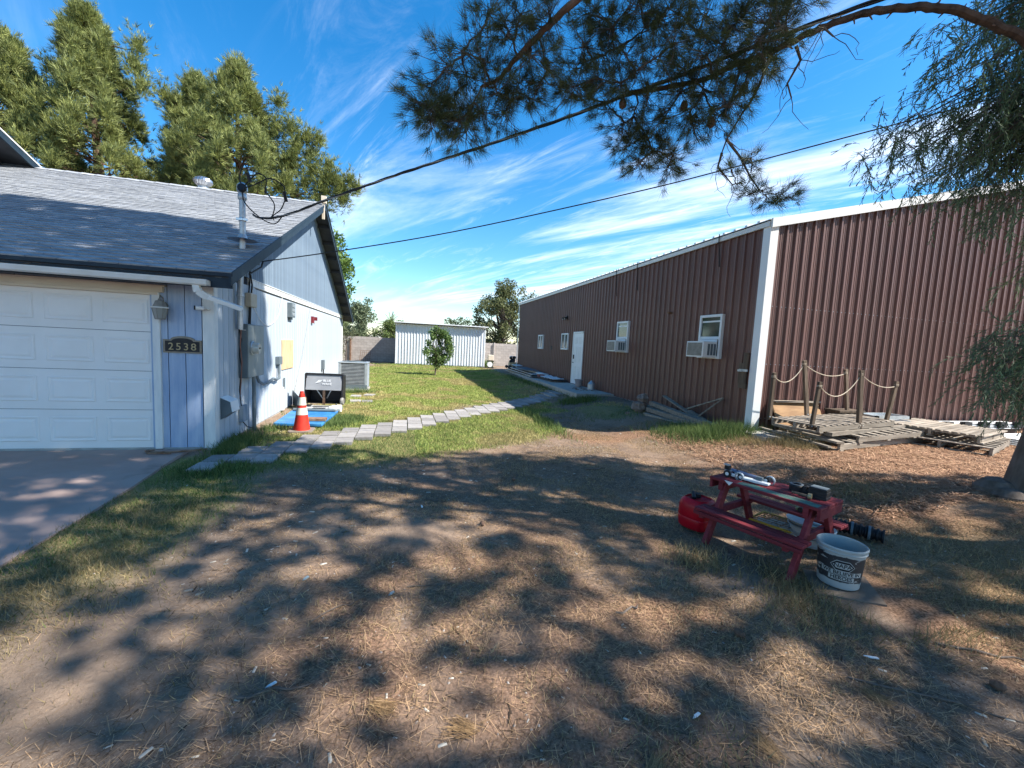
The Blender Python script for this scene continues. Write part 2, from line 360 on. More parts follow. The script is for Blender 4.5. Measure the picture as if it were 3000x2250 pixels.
gm = bpy.data.materials.new('ground_soil'); gm.use_nodes = True; t = gm.node_tree; b = t.nodes['Principled BSDF']; b.inputs['Roughness'].default_value = .97; b.inputs['Specular IOR Level'].default_value = .15
L = t.links; at = t.nodes.new('ShaderNodeAttribute'); at.attribute_name = 'col'; sx = t.nodes.new('ShaderNodeSeparateColor'); L.new(at.outputs['Color'], sx.inputs[0])
tcg = t.nodes.new('ShaderNodeTexCoord')
def gn(s, d=8, r=.65):
    q = t.nodes.new('ShaderNodeTexNoise'); q.inputs['Scale'].default_value = s; q.inputs['Detail'].default_value = d; q.inputs['Roughness'].default_value = r; L.new(tcg.outputs['Object'], q.inputs['Vector']); return q.outputs[0]
def gr_(v, lo, hi):
    q = t.nodes.new('ShaderNodeMapRange'); q.inputs[1].default_value = lo; q.inputs[2].default_value = hi; L.new(v, q.inputs[0]); return q.outputs[0]
def gmx(f, a, c):
    q = t.nodes.new('ShaderNodeMix'); q.data_type = 'RGBA'
    for i, v in ((0, f), (6, a), (7, c)):
        if isinstance(v, tuple): q.inputs[i].default_value = (*v, 1)
        else: L.new(v, q.inputs[i])
    return q.outputs[2]
dirt = gmx(gr_(gn(14), .35, .65), (.135, .096, .070), (.25, .185, .138))
dirt = gmx(gr_(gn(110, 4), .56, .66), dirt, (.36, .29, .22)); dirt = gmx(gr_(gn(70, 5), .55, .68), dirt, (.055, .038, .028)); dirt = gmx(gr_(gn(2.6, 6), .55, .72), dirt, (.095, .066, .050))
baree = gmx(gr_(gn(25), .3, .7), (.23, .162, .115), (.32, .235, .17))
lit_ = gmx(gr_(gn(60), .38, .62), (.10, .05, .03), (.42, .245, .15))
gcol = gmx(gr_(gn(22), .35, .65), (.15, .155, .05), (.31, .28, .11))
c_ = gmx(sx.outputs[1], dirt, lit_); c_ = gmx(sx.outputs[2], c_, baree); c_ = gmx(sx.outputs[0], c_, gcol); L.new(c_, b.inputs['Base Color'])
bp = t.nodes.new('ShaderNodeBump'); bp.inputs['Strength'].default_value = .9; bp.inputs['Distance'].default_value = .016; L.new(gn(38, 10, .7), bp.inputs['Height']); L.new(bp.outputs[0], b.inputs['Normal'])
g.data.materials.clear(); g.data.materials.append(gm)

# driveway
mb = MB(); dpoly = [(-14, 6.56), (-2.86, 6.56), (-2.83, 6.1), (-2.70, 5.0), (-2.64, 4.2), (-2.60, 3.4), (-2.66, 2.2), (-2.9, .5), (-3.0, -8), (-14, -8)]
mb.prism([(x, y, .012) for x, y in reversed(dpoly)], (0, 0, -.12))
d_ = mb.build('driveway', m_drive); tag(d_, 'smooth tan concrete driveway in front of the garage', 'driveway', kind='structure')

# paver path
pth = thing('paver_path', 'stepped path of square grey concrete pavers crossing the lawn', 'path', (0, 0, 0)); pth['kind'] = 'structure'
pm = MB().box(-PW/2+.007, PW/2-.007, -PD/2+.009, PD/2-.009, -.05, .0).mesh('paver', m_paver)
for i, (x, y, k) in enumerate(PAV):
    for j in range(k):
        cx, cy = x+PW/2+rnd.uniform(-.004, .004), y+PD*(j+.5)+rnd.uniform(-.006, .006)
        zg = float(gh(cx, cy)) + .020
        o = inst('paver', pm, pth, (cx, cy, zg+rnd.uniform(-.007, .007)), (rnd.uniform(-.02, .02), rnd.uniform(-.02, .02), rnd.uniform(-.015, .015)))
for x, y in ((-1.35, 12.6), (-1.0, 12.9), (-1.25, 11.6), (-.95, 11.55)):
    inst('paver', pm, pth, (x, y, .02), (0, 0, rnd.uniform(-.2, .2)))
sl_ = MB().prism([(2.88, 2.19, -.03), (3.26, 1.98, -.03), (3.50, 2.30, -.03), (3.10, 2.48, -.03)], (0, 0, .034)).build('concrete_pad', m_dustc); tag(sl_, 'flat grey concrete pad under the white pail', 'concrete slab')

# ------------------------------------------------------------------ blue house
HX, HY0, HY1 = -2.57, 6.6, 18.6
RX = -2.2; SLP = .44; EY0, EZ = 6.17, 2.41; RY = 12.6; RZ = EZ+SLP*(RY-EY0)
def roofz(y): return EZ+SLP*((y-EY0) if y < RY else (2*RY-y-EY0))
house = thing('garage_house', 'pale blue board sided house with attached garage and grey shingle gable roof', 'house', (-6, 12, 0))
# core walls (dark backing seen only in the grooves)
core = MB(); core.box(-14, HX-.02, HY0+.03, HY1-.02, 0, 2.55)
core.prism([(HX-.03, HY0+.1, 2.5), (HX-.03, HY1-.1, 2.5), (HX-.03, RY, RZ-.2)], (-11, 0, 0)); core.build('wall', m_groove, house)
DX0, DX1 = -8.2, -3.26   # garage door opening
def boards_front():
    me = {}
    for i in range(58):
        x1 = -2.70-.2*i; x0 = x1-.194
        if x0 < DX1+.11:
            z0 = 2.20 if x1 > DX0-.1 else .0
            if x1 > DX1+.11: z0 = 0
        else: z0 = 0
        if x1 < -13.9: break
        key = z0
        if key not in me: me[key] = MB().box(0, .190, 0, .03, z0, 2.40).mesh('siding_board', m_blue)
        inst('siding_board', me[key], house, (x0, HY0, 0))
boards_front()
# gable wall: lower wide boards (every joint recessed), upper narrow boards
lo = MB().box(-.03, 0, 0, .189, .02, 2.42).mesh('siding_board', m_pale)
for i in range(60):
    y = HY0+.13+.2*i
    if y+.19 > HY1: break
    inst('siding_board', lo, house, (HX, y, 0))
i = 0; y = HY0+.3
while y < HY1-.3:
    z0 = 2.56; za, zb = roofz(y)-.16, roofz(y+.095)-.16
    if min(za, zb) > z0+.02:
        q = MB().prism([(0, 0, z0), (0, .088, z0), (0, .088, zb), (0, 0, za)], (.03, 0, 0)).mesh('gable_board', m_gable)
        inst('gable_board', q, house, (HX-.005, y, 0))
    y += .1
bt = MB(); bt.box(HX-.03, HX+.028, 7.95, HY1+.01, 2.44, 2.555); bt.box(HX-.03, HX+.04, 7.95, HY1+.01, 2.545, 2.562); bt.build('belt_trim', m_trimw, house, bevel=.004)
# corner trims (two boards meeting)
ct = MB(); ct.box(HX-.115, HX+.022, HY0-.024, HY0+.002, .02, 2.26); ct.build('corner_trim', m_trimw, house, bevel=.003)
ct = MB(); ct.box(HX, HX+.022, HY0+.004, HY0+.11, .02, 2.36); ct.build('corner_trim', m_trimw, house, bevel=.003)
ct = MB(); ct.box(HX, HX+.022, HY1-.1, HY1, .02, 2.43); ct.build('corner_trim', m_trimw, house)
MB().box(-14, HX-.015, HY0-.01, HY1-.02, -.12, .03).build('foundation', m_conc, house)
# garage door
gd = MB().box(DX0+.02, DX1-.015, HY0+.055, HY0+.07, .012, 2.12).build('garage_door', m_door, house)
sec = .527
for k in range(4):
    z0 = .018+sec*k; b_ = MB(); b_.box(DX0+.02, DX1-.015, HY0+.02, HY0+.055, z0+.003, z0+sec-.003)
    pw = (DX1-DX0-.05)/8
    for j in range(8):
        xa = DX0+.03+pw*j+.075; xb = xa+pw-.13; za, zb = z0+.115, z0+sec-.105
        y0, y1, y2 = HY0+.0195, HY0+.028, HY0+.012; e = .028
        ring = lambda d, yy: [(xa+d, yy, za+d), (xb-d, yy, za+d), (xb-d, yy, zb-d), (xa+d, yy, zb-d)]
        vs = ring(-.012, y0-.0005)+ring(0, y0-.008)+ring(e, y0-.001)+ring(e+.028, y2-.001)
        fs = []
        for q in range(3):
            for w_ in range(4): fs.append((q*4+w_, q*4+(w_+1) % 4, q*4+4+(w_+1) % 4, q*4+4+w_))
        fs.append((12, 13, 14, 15)); b_.add(vs, fs)
    s_ = b_.build('door_section', m_door, gd)
MB().box(DX0, DX1, HY0+.0, HY0+.06, .0, .018).build('bottom_seal', m_black, gd)
# door casing
MB().box(DX1, DX1+.085, HY0-.035, HY0+.03, .02, 2.125).build('door_jamb', m_trimw, house, bevel=.004)
MB().box(DX0-.085, DX0, HY0-.035, HY0+.03, .02, 2.125).build('door_jamb', m_trimw, house, bevel=.004)
hd = MB(); hd.box(DX0-.16, DX1+.13, HY0-.05, HY0+.02, 2.127, 2.205); hd.box(DX0-.12, DX1+.07, HY0-.038, HY0+.02, 2.09, 2.127); hd.box(DX0-.19, DX1+.16, HY0-.062, HY0+.02, 2.205, 2.222); hd.build('header_trim', m_cream, house, bevel=.004)
# roof: deck, fascia, rakes, shingles
rf = MB(); tk = .055
rf.prism([(RX-.02, EY0+.02, EZ-.012), (RX-.02, RY, RZ-.012), (RX-.02, RY, RZ-.012-tk), (RX-.02, EY0+.02, EZ-.012-tk)], (-12, 0, 0))
E1 = 2*RY-EY0
rf.prism([(RX-.02, E1, EZ-.012), (RX-.02, E1, EZ-.012-tk), (RX-.02, RY+.001, RZ-.012-tk), (RX-.02, RY+.001, RZ-.012)], (-12, 0, 0))
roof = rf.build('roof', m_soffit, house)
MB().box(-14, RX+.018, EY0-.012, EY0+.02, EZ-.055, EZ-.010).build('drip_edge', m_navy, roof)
MB().box(-14, RX+.012, EY0+.021, EY0+.055, EZ-.20, EZ-.070).build('fascia', m_navy, roof)
for (ya, yb, za, zb) in ((EY0-.005, RY, EZ, RZ), (E1, RY, EZ, RZ)):
    s1 = MB(); s1.prism([(RX-.02, ya, za-.015), (RX-.02, yb, zb-.015), (RX-.02, yb, zb-.17), (RX-.02, ya, za-.17)], (.03, 0, 0)); s1.build('rake_board', m_navy, roof)
    s1 = MB(); s1.prism([(RX+.012, ya, za+.004), (RX+.012, yb, zb+.004), (RX+.012, yb, zb-.05), (RX+.012, ya, za-.05)], (.014, 0, 0)); s1.build('rake_trim', m_navy, roof)
    # inner rake frieze on the wall
    sg = 1 if ya < yb else -1
    s1 = MB(); y0_ = ya+sg*.62
    s1.prism([(HX+.0255, y0_, roofz(y0_)-.10), (HX+.0255, yb, zb-.10), (HX+.0255, yb, zb-.19), (HX+.0255, y0_, roofz(y0_)-.19)], (.012, 0, 0)); s1.build('frieze_board', m_gable, roof)
    for k in range(1, 9):   # lookouts under the rake overhang
        yy = ya+(yb-ya)*k/9; zz_ = roofz(yy)-.085
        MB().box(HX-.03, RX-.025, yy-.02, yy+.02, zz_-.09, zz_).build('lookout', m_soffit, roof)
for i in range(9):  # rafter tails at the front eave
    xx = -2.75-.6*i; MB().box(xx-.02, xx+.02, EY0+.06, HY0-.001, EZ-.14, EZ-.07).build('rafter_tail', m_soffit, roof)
ang = math.atan(SLP); ca, sa = math.cos(ang), math.sin(ang)
tab = MB(); tw = .30; ex = .139; th = .0115
def tabv(w, th=th): return [(0, 0, th), (w-.009, 0, th), (w-.009, ex+.03, .001), (0, ex+.03, .001), (0, .004, -.004), (w-.009, .004, -.004)]
tab.add(tabv(tw, .017), [(0, 1, 2, 3), (4, 5, 1, 0), (1, 5, 2), (4, 0, 3)])
tabm = tab.mesh('shingle', m_shingle)
nrow = int(((RY-EY0)/ca)/ex); sv = []; sf = []
for r_ in range(nrow+1):
    d = ex*r_-.01; off = (r_ % 3)*.1+rnd.uniform(-.006, .006)
    for c in range(40):
        x = RX+.02-tw*(c+1)+off; w_ = tw
        if c == 0: w_ = RX+.024-x
        if off > .001 and c == 0: w_ = RX+.024-x
        if x < -14 or w_ < .05: continue
        y = EY0+d*ca; z = EZ+d*sa-.006
        if r_ < 12 and 0 < c < 26: inst('shingle', tabm, roof, (x, y, z+rnd.uniform(-.001, .002)), (ang, 0, 0))
        else:
            dz = rnd.uniform(-.002, .004); q = tabv(w_); b0 = len(sv)
            for vx, vy, vz in q: sv.append((x+vx, y+vy*ca-vz*sa, z+vy*sa+vz*ca+dz))
            sf += [(b0, b0+1, b0+2, b0+3), (b0+4, b0+5, b0+1, b0), (b0+1, b0+5, b0+2), (b0+4, b0, b0+3)]
bk = MB(); bk.v = sv; bk.f = sf
bk.prism([(RX+.02, E1, EZ), (RX+.02, RY, RZ), (RX+.02, RY, RZ-.01), (RX+.02, E1, EZ-.01)], (-12, 0, 0))
o = bk.build('shingle_field', m_shingle, roof); o['kind'] = 'stuff'
rc = MB()
for k in range(40):
    x0 = RX+.02-.3*(k+1)
    rc.add([(x0, RY-.14, RZ-.045+rnd.uniform(0, .004)), (x0+.31, RY-.14, RZ-.052), (x0+.31, RY, RZ+.018), (x0, RY, RZ+.028), (x0, RY+.14, RZ-.045), (x0+.31, RY+.14, RZ-.052)], [(0, 1, 2, 3), (3, 2, 5, 4)])
rc.build('ridge_caps', m_shingle, roof)['kind'] = 'stuff'
# taller cross gable of the main house showing over the ridge at the left edge
UX = -8.40
def uz(y): return 5.24+.40*(12.6-y)
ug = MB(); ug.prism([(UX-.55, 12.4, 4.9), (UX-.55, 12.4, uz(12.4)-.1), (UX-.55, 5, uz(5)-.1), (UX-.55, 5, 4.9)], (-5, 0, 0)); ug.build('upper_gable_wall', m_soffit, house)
q = MB(); q.prism([(UX, 12.75, uz(12.75)-.10), (UX, 12.75, uz(12.75)+.05), (UX, 5, uz(5)+.05), (UX, 5, uz(5)-.10)], (-.035, 0, 0)); q.build('upper_rake_board', m_navy, house)
q = MB(); q.prism([(UX+.012, 12.78, uz(12.78)+.045), (UX+.012, 12.78, uz(12.78)+.075), (UX+.012, 5, uz(5)+.075), (UX+.012, 5, uz(5)+.045)], (-.03, 0, 0)); q.build('upper_rake_trim', m_gut, house)
q = MB(); q.prism([(UX-.04, 12.78, uz(12.78)-.02), (UX-.04, 12.78, uz(12.78)+.04), (UX-.04, 5, uz(5)+.04), (UX-.04, 5, uz(5)-.02)], (-5.6, 0, 0)); q.build('upper_roof', m_soffit, house)
# gutter with debris, downspout stub
gt = MB(); x0, x1 = -14, -2.43
prof = [(6.185, 2.295), (6.185, 2.235), (6.10, 2.232), (6.085, 2.255), (6.075, 2.295), (6.062, 2.300), (6.062, 2.292), (6.078, 2.240), (6.098, 2.226), (6.192, 2.229), (6.192, 2.295)]
sag = lambda x: -.014*(x+2.4)*0 + (.006*(x+8))*-.0
def gsec(x): return [(x, y, z-.012*max(0, 1+(x+2.43)/2)) for y, z in prof]
xs = [-14, -10, -6, -4, -3, x1]; k = len(prof)
for x in xs: gt.v += gsec(x)
for i in range(len(xs)-1):
    for j in range(k): q = i*k; gt.f.append((q+j, q+(j+1) % k, q+k+(j+1) % k, q+k+j))
gt.f.append(tuple((len(xs)-1)*k+j for j in range(k)))
gutter = gt.build('gutter', m_gut, house)
MB().prism([(x1, 6.062, 2.288), (x1, 6.192, 2.283), (x1, 6.192, 2.217), (x1, 6.09, 2.214)], (-.004, 0, 0)).build('end_cap', m_gut, gutter)
db = MB()
for i in range(230):
    x = -2.5-rnd.random()**1.0*7; y = rnd.uniform(6.08, 6.17); a = rnd.uniform(-.5, .5); ln = rnd.uniform(.04, .13); z = 2.272+rnd.uniform(0, .035)
    db.bar((x, y, z), (x+ln*math.cos(a), y+ln*math.sin(a)*.4, z+rnd.uniform(-.02, .03)), .004, .003)
db.box(-9.5, -2.5, 6.085, 6.18, 2.24, 2.285)
db.build('gutter_debris', m_debris, gutter)['kind'] = 'stuff'
ds = MB()
def rects(pts, w, h):
    m_ = MB()
    for i in range(len(pts)-1): m_.bar(pts[i], pts[i+1], w, h, (0, -.2, 1))
    return m_
P0 = [Vector((-2.56, 6.13, 2.235)), Vector((-2.56, 6.13, 2.185)), Vector((-2.545, 6.135, 2.145)), Vector((-2.515, 6.145, 2.115)), Vector((-2.475, 6.16, 2.092)), Vector((-2.43, 6.18, 2.075))]
el = MB()
for i in range(len(P0)-1):
    el.bar(P0[i], P0[i+1]+(P0[i+1]-P0[i])*.12, .075+.006*(i % 2), .058+.006*(i % 2), (0, -1, 0))
dsp = el.build('downspout_elbow', m_gut, house)
MB().bar((-2.455, 6.17, 2.082), (-2.125, 6.34, 1.962), .075, .055, (0, -.3, 1)).build('downspout', m_white, house, bevel=.006)
# small house fittings that are parts of the wall
u = MB(); u.box(HX, HX+.09, 10.30, 10.62, 2.05, 2.37); u.box(HX, HX+.05, 10.40, 10.56, 2.0, 2.05); v_ = u.build('wall_vent', m_grey, house)
for k in range(3): MB().box(HX+.092, HX+.097, 10.36, 10.56, 2.09+.095*k, 2.155+.095*k).build('vent_slat', m_galv, v_)
u = MB(); u.prism([(HX, 6.80, .70), (HX+.13, 6.80, .64), (HX+.15, 6.80, .50), (HX, 6.80, .38)], (0, .26, 0)); hood = u.build('dryer_vent_hood', m_grey, house)
MB().prism([(HX+.002, 6.795, .708), (HX+.135, 6.795, .648), (HX+.158, 6.795, .497), (HX+.15, 6.795, .49), (HX+.128, 6.795, .64), (HX+.002, 6.795, .70)], (0, .27, 0)).build('hood_flap', m_white, hood)
MB().box(HX, HX+.02, 9.85, 10.76, .90, 1.54, Matrix.Translation((0, 0, 0))).build('plywood_patch', m_board, house, bevel=.002)
MB().box(HX+.001, HX+.03, 9.86, 9.98, .02, .52).build('batten', m_trimw, house)
u = MB(); u.tube([(HX+.03, 9.97, .48), (HX+.03, 9.97, .72)], .018, 8); u.build('pipe_stub', m_grey, house)
tri = MB().prism([(HX+.01, 10.75, .0), (HX+.01, 10.75, .36), (HX+.32, 10.35, .15), (HX+.30, 10.35, .02)], (.0, .02, 0)).build('splash_plate', m_grey); tag(tri, 'small grey triangular metal sheet leaning on the pale wall behind the traffic cone', 'metal sheet')
# plain posts beside the ridge
# roof ventilator
rv = thing('roof_ventilator', 'round silver turbine vent standing on the grey shingle ridge', 'roof vent', (-5.14, 12.75, RZ-.1))
MB().lathe([(.11, 0), (.11, .2), (.13, .22)], 16, (-5.14, 12.75, RZ-.12)).build('vent_base', m_galv, rv, smooth=True)
tv_ = MB(); m_chrome = mat('bright_aluminium', (.62, .62, .62), rough=.28, metal=.9)
for k in range(18):
    a0 = 2*math.pi*k/18; a1 = a0+.30; pr_ = []
    for z, rr in ((0, .10), (.05, .17), (.11, .205), (.17, .19), (.22, .12), (.235, .05)):
        aa = a0+z*1.5; pr_.append([(rr*math.cos(aa), rr*math.sin(aa), z), ((rr+.012)*math.cos(aa+.30), (rr+.012)*math.sin(aa+.30), z)])
    b0 = len(tv_.v)
    for p in pr_:
        for q in p: tv_.v.append((q[0]-5.14, q[1]+12.75, q[2]+RZ+.09))
    for i in range(5): tv_.f.append((b0+2*i, b0+2*i+1, b0+2*i+3, b0+2*i+2))
tv_.build('turbine_blades', m_chrome, rv, smooth=True)
# ridge post
rp = MB(); rp.box(-2.23, -2.17, 12.27, 12.33, 4.75, 5.30); rp.box(-2.25, -2.13, 12.25, 12.35, 5.16, 5.34); rp = rp.build('ridge_bracket_post', m_cream); tag(rp, 'short cream wooden post at the gable peak holding the twisted cable', 'post')

# wall lantern
lx, ly = -3.13, 6.49
wl = thing('wall_lantern', 'grey carriage lantern mounted between the garage door and the corner', 'wall lamp', (lx, HY0, 1.9))
q = MB(); q.lathe([(.0, .0), (.045, .0), (.05, .012), (.0, .02)], 12, (0, 0, 0), Matrix.Translation((lx, HY0, 1.96)) @ Matrix.Rotation(R(90), 4, 'X')); q.tube([(lx, HY0, 1.96), (lx, HY0-.04, 2.06), (lx, HY0-.10, 2.085), (lx, ly, 2.05), (lx, ly, 2.0)], .008, 6); q.build('arm', m_lamp, wl, smooth=True)
hx = lambda r_, z: (r_, z)
q = MB(); q.lathe([(.0, 2.045), (.018, 2.04), (.022, 2.02), (.05, 2.01), (.075, 1.945), (.082, 1.935), (.0, 1.933)], 8, (lx, ly, 0)); q.build('lamp_cap', m_lamp, wl)
q = MB(); q.lathe([(.098, 1.918), (.102, 1.925), (.098, 1.934), (.0, 1.934)], 8, (lx, ly, 0)); q.lathe([(.0, 1.916), (.098, 1.918)], 8, (lx, ly, 0)); q.build('lamp_rim', m_gut, wl)
q = MB(); q.lathe([(.086, 1.916), (.055, 1.775), (.0, 1.772)], 8, (lx, ly, 0)); lg = q.build('lamp_glass', m_lampg, wl)
q = MB()
for k in range(8):
    a = 2*math.pi*k/8; q.bar((lx+.087*math.cos(a), ly+.087*math.sin(a), 1.916), (lx+.056*math.cos(a), ly+.056*math.sin(a), 1.773), .007, .007)
q.lathe([(.06, 1.785), (.058, 1.77), (.0, 1.768)], 8, (lx, ly, 0)); q.build('glazing_bars', m_lamp, wl)
# number plaque
pq = thing('house_number_plaque', 'black and bronze arched plaque with gold numbers 2538', 'number plaque', (-2.95, HY0, 1.4))
def plaque(w, h, r_, y, d, m_, nm):
    pts = [(-w, -h), (w, -h), (w, h), (w*.62, h)]+[(w*.62*math.cos(t), h+r_*math.sin(t)) for t in np.linspace(.12, math.pi-.12, 12)]+[(-w*.62, h), (-w, h)]
    return MB().prism([(-2.925+x, y, 1.425+z) for x, z in pts], (0, d, 0)).build(nm, m_, pq, bevel=.002)
plaque(.225, .090, .050, HY0-.022, .02, m_bronze, 'plaque_frame'); plaque(.200, .070, .042, HY0-.026, .01, m_black, 'plaque_face')
for i, ch in enumerate('2538'):
    me = text_mesh(ch, .135, m_gold, 'digit', .004)
    o = inst('digit', me, pq, (-3.055+.088*i, HY0-.031, 1.418), (R(90), 0, 0))
# security camera
sc_ = thing('security_camera', 'small white security camera with black face on the corner trim', 'camera', (-2.62, HY0, 1.94))
q = MB(); q.tube([(-2.60, HY0-.026, 1.945), (-2.62, HY0-.07, 1.945)], .018, 10); q.tube([(-2.62, HY0-.07, 1.945), (-2.655, HY0-.10, 1.945)], .01, 8); q.build('camera_mount', m_gut, sc_, smooth=True)
q = MB(); q.tube([(-2.64, HY0-.09, 1.95), (-2.72, HY0-.13, 1.95)], .028, 14); q.build('camera_body', m_white, sc_, smooth=True)
q = MB(); q.tube([(-2.72, HY0-.13, 1.95), (-2.735, HY0-.137, 1.95)], .029, 14); q.build('camera_lens', m_black, sc_)

# ------------------------------------------------------------------ electric service on the gable wall
mp_ = thing('electric_meter_panel', 'tall grey electric meter cabinet with round glass meter on the gable wall', 'electric panel', (HX+.06, 7.9, 1.3))
MB().box(HX+.002, HX+.125, 7.49, 8.28, .925, 1.79).build('cabinet', m_grey, mp_, bevel=.006)  # body dark, covers pale: shaded side and lit front put into the colour
MB().box(HX+.127, HX+.137, 7.505, 7.80, .935, 1.78).build('cover', m_grey_lit, mp_, bevel=.002)
MB().box(HX+.127, HX+.134, 7.815, 8.27, .935, 1.78).build('cover', m_grey_lit, mp_, bevel=.002)
q = MB(); rotx = Matrix.Translation((HX+.137, 7.66, 1.41)) @ Matrix.Rotation(R(90), 4, 'Y')
q.lathe([(.11, 0), (.112, .02), (.098, .028)], 24, (0, 0, 0), rotx); q.build('meter_ring', m_galv, mp_, smooth=True)
q = MB(); q.lathe([(.092, .02), (.09, .10), (.08, .118), (.0, .12)], 24, (0, 0, 0), rotx); q.build('meter', mat('meter_glass', (.40, .42, .40), (.5, .52, .5), 9, .15, spec=.7), mp_, smooth=True)
MB().box(HX+.225, HX+.26, 7.61, 7.70, 1.40, 1.425).build('meter_display', m_black, mp_)
MB().box(HX+.02, HX+.11, 7.483, 7.4895, 1.69, 1.70).build('nameplate', m_gut, mp_)
q = MB(); q.tube([(-2.50, 7.36, 1.70), (-2.49, 7.36, 2.45), (-2.45, 7.35, 3.0), (-2.45, 7.35, 3.66)], .042, 14); mast = q.build('service_mast', m_galv, None, smooth=True)
tag(mast, 'vertical grey service mast pipe rising through the roof above the meter', 'conduit pipe')
q = MB(); q.lathe([(.045, 3.64), (.06, 3.66), (.062, 3.70), (.05, 3.74), (.075, 3.78), (.07, 3.86), (.03, 3.90), (0, 3.905)], 16, (-2.45, 7.35, 0)); q.build('weatherhead', m_galv, mast, smooth=True)
q = MB(); q.lathe([(.0, 0), (.062, 0), (.065, .03), (.055, .05), (0, .05)], 14, (0, 0, 0), Matrix.Translation((-2.43, 7.30, 3.80)) @ Matrix.Rotation(R(75), 4, 'X')); q.build('cable_port', m_black, mast, smooth=True)
q = MB(); q.lathe([(.2, 3.075), (.07, 3.105), (.05, 3.16)], 16, (-2.45, 7.35, -.02)); q.build('roof_flashing', m_galv, mast, smooth=True)
q = MB(); q.lathe([(.05, 3.33), (.054, 3.34), (.054, 3.37), (.05, 3.38)], 14, (-2.45, 7.35, 0)); q.box(-2.52, -2.37, 7.30, 7.32, 3.34, 3.37); q.build('clamp', m_chrome, mast)
q = MB(); q.lathe([(.05, 2.2), (.054, 2.205), (.054, 2.24), (.05, 2.245)], 14, (-2.49, 7.36, 0)); q.build('clamp', m_galv, mast)
tb = thing('telephone_box', 'beige telephone junction box above the electric cabinet', 'junction box', (HX, 7.8, 2.1))
MB().box(HX+.002, HX+.03, 7.62, 8.18, 1.80, 2.43).build('back_plate', m_pale, tb)
MB().box(HX+.032, HX+.125, 7.68, 7.97, 2.08, 2.30).build('cover', m_beige, tb, bevel=.012)
q = MB(); q.tube([(HX+.06, 7.78, 2.30), (HX+.06, 7.82, 2.48), (HX+.10, 7.7, 2.6), (-2.42, 8.1, 2.78), (-2.42, 8.18, 2.88)], .014, 6); q.tube([(HX+.06, 7.90, 2.30), (HX+.07, 7.9, 2.45), (HX+.10, 7.7, 2.66), (-2.40, 7.9, 2.82)], .014, 6); q.tube([(HX+.07, 7.80, 2.08), (HX+.06, 7.8, 1.80)], .022, 8); q.build('cable', m_cable, tb, smooth=True)
q = MB(); q.tube([(HX+.10, 7.86, .93), (HX+.10, 7.87, -.05)], .03, 12); o = q.build('conduit_riser', m_grey, None, smooth=True); tag(o, 'grey conduit running from the electric cabinet down into the soil', 'conduit pipe')
pts = [(HX+.06, 8.12, .93), (HX+.06, 8.25, .80), (HX+.05, 8.5, .73), (HX+.05, 8.8, .735), (HX+.05, 9.1, .78), (HX+.06, 9.3, .745), (HX+.06, 9.48, .76), (HX+.05, 9.52, .88), (HX+.04, 9.53, 1.04)]
q = MB(); q.tube(pts, .026, 10); fc = q.build('flexible_conduit', m_grey, None, smooth=True); tag(fc, 'curved grey conduit looping from the electric cabinet to a small switch box', 'conduit pipe')
MB().box(HX+.002, HX+.075, 9.42, 9.66, 1.04, 1.20).build('switch_box', m_grey, fc, bevel=.004)
MB().box(HX+.002, HX+.07, 7.46, 7.66, .22, .48).build('utility_box', m_gable, None, bevel=.006); o = bpy.data.objects['utility_box']; tag(o, 'small blue painted box low on the wall beside the conduit', 'junction box')
q = MB(); q.tube([(HX+.02, 7.44, 2.3), (HX+.03, 7.42, 1.75), (HX+.05, 7.47, 1.55), (HX+.03, 7.44, 1.3), (HX+.05, 7.48, 1.1), (HX+.03, 7.43, .75), (HX+.04, 7.47, .5), (HX+.05, 7.50, .22), (HX+.08, 7.6, .12), (HX+.1, 7.9, .03)], .008, 6); o = q.build('loose_cable', m_cable, None, smooth=True); tag(o, 'loose dark cable hanging down beside the electric cabinet', 'cable')
q = MB(); q.tube([(HX+.03, 7.46, 1.80), (HX+.06, 7.44, 1.70), (HX+.04, 7.45, 1.45), (HX+.06, 7.46, 1.2), (HX+.05, 7.45, .9), (HX+.03, 7.45, .6)], .007, 6); o = q.build('loose_cable', mat('copper_wire', (.30, .14, .10), rough=.6), None, smooth=True); tag(o, 'thin pinkish wire hanging down beside the electric cabinet', 'wire')
q = MB(); q.tube([(HX+.04, 8.02, 2.12), (HX+.02, 8.4, 1.92), (HX+.02, 8.7, 1.82), (HX+.02, 9.0, 1.82), (HX+.02, 9.3, 1.90), (HX+.02, 9.6, 2.06), (HX+.02, 9.85, 2.44)], .006, 5); o = q.build('wall_wire', m_gut, None, smooth=True); tag(o, 'thin white wire drooping across the pale gable wall', 'wire')
q = MB(); q.tube([(HX+.01, 12.55, 2.42), (HX+.012, 11.7, 1.2), (HX+.012, 10.9, .3)], .004, 4); q.tube([(HX+.01, 13.6, 2.42), (HX+.012, 13.2, 2.46), (HX+.012, 12.6, 2.5)], .006, 4); o = q.build('wall_wire', m_cablel, None); tag(o, 'thin grey wire running diagonally down the sunny gable wall', 'wire')
q = MB(); q.box(HX, HX+.06, 12.70, 12.86, 2.02, 2.20); q.box(HX, HX+.09, 13.05, 13.12, 2.1, 2.2); o = q.build('red_alarm_bell', m_redw); tag(o, 'small red fitting high on the sunny gable wall', 'alarm')
q = MB(); q.box(HX, HX+.08, 14.2, 14.38, .62, .92); ob = q.build('outdoor_outlet', m_grey, None, bevel=.008); tag(ob, 'grey outlet box on the wall above the condenser unit', 'outlet box')
q = MB(); q.tube([(HX+.05, 14.3, .62), (HX+.06, 14.25, .4), (HX+.2, 14.2, .3), (HX+.5, 14.1, .35)], .02, 8); q.build('outlet_cable', m_cable, ob, smooth=True)
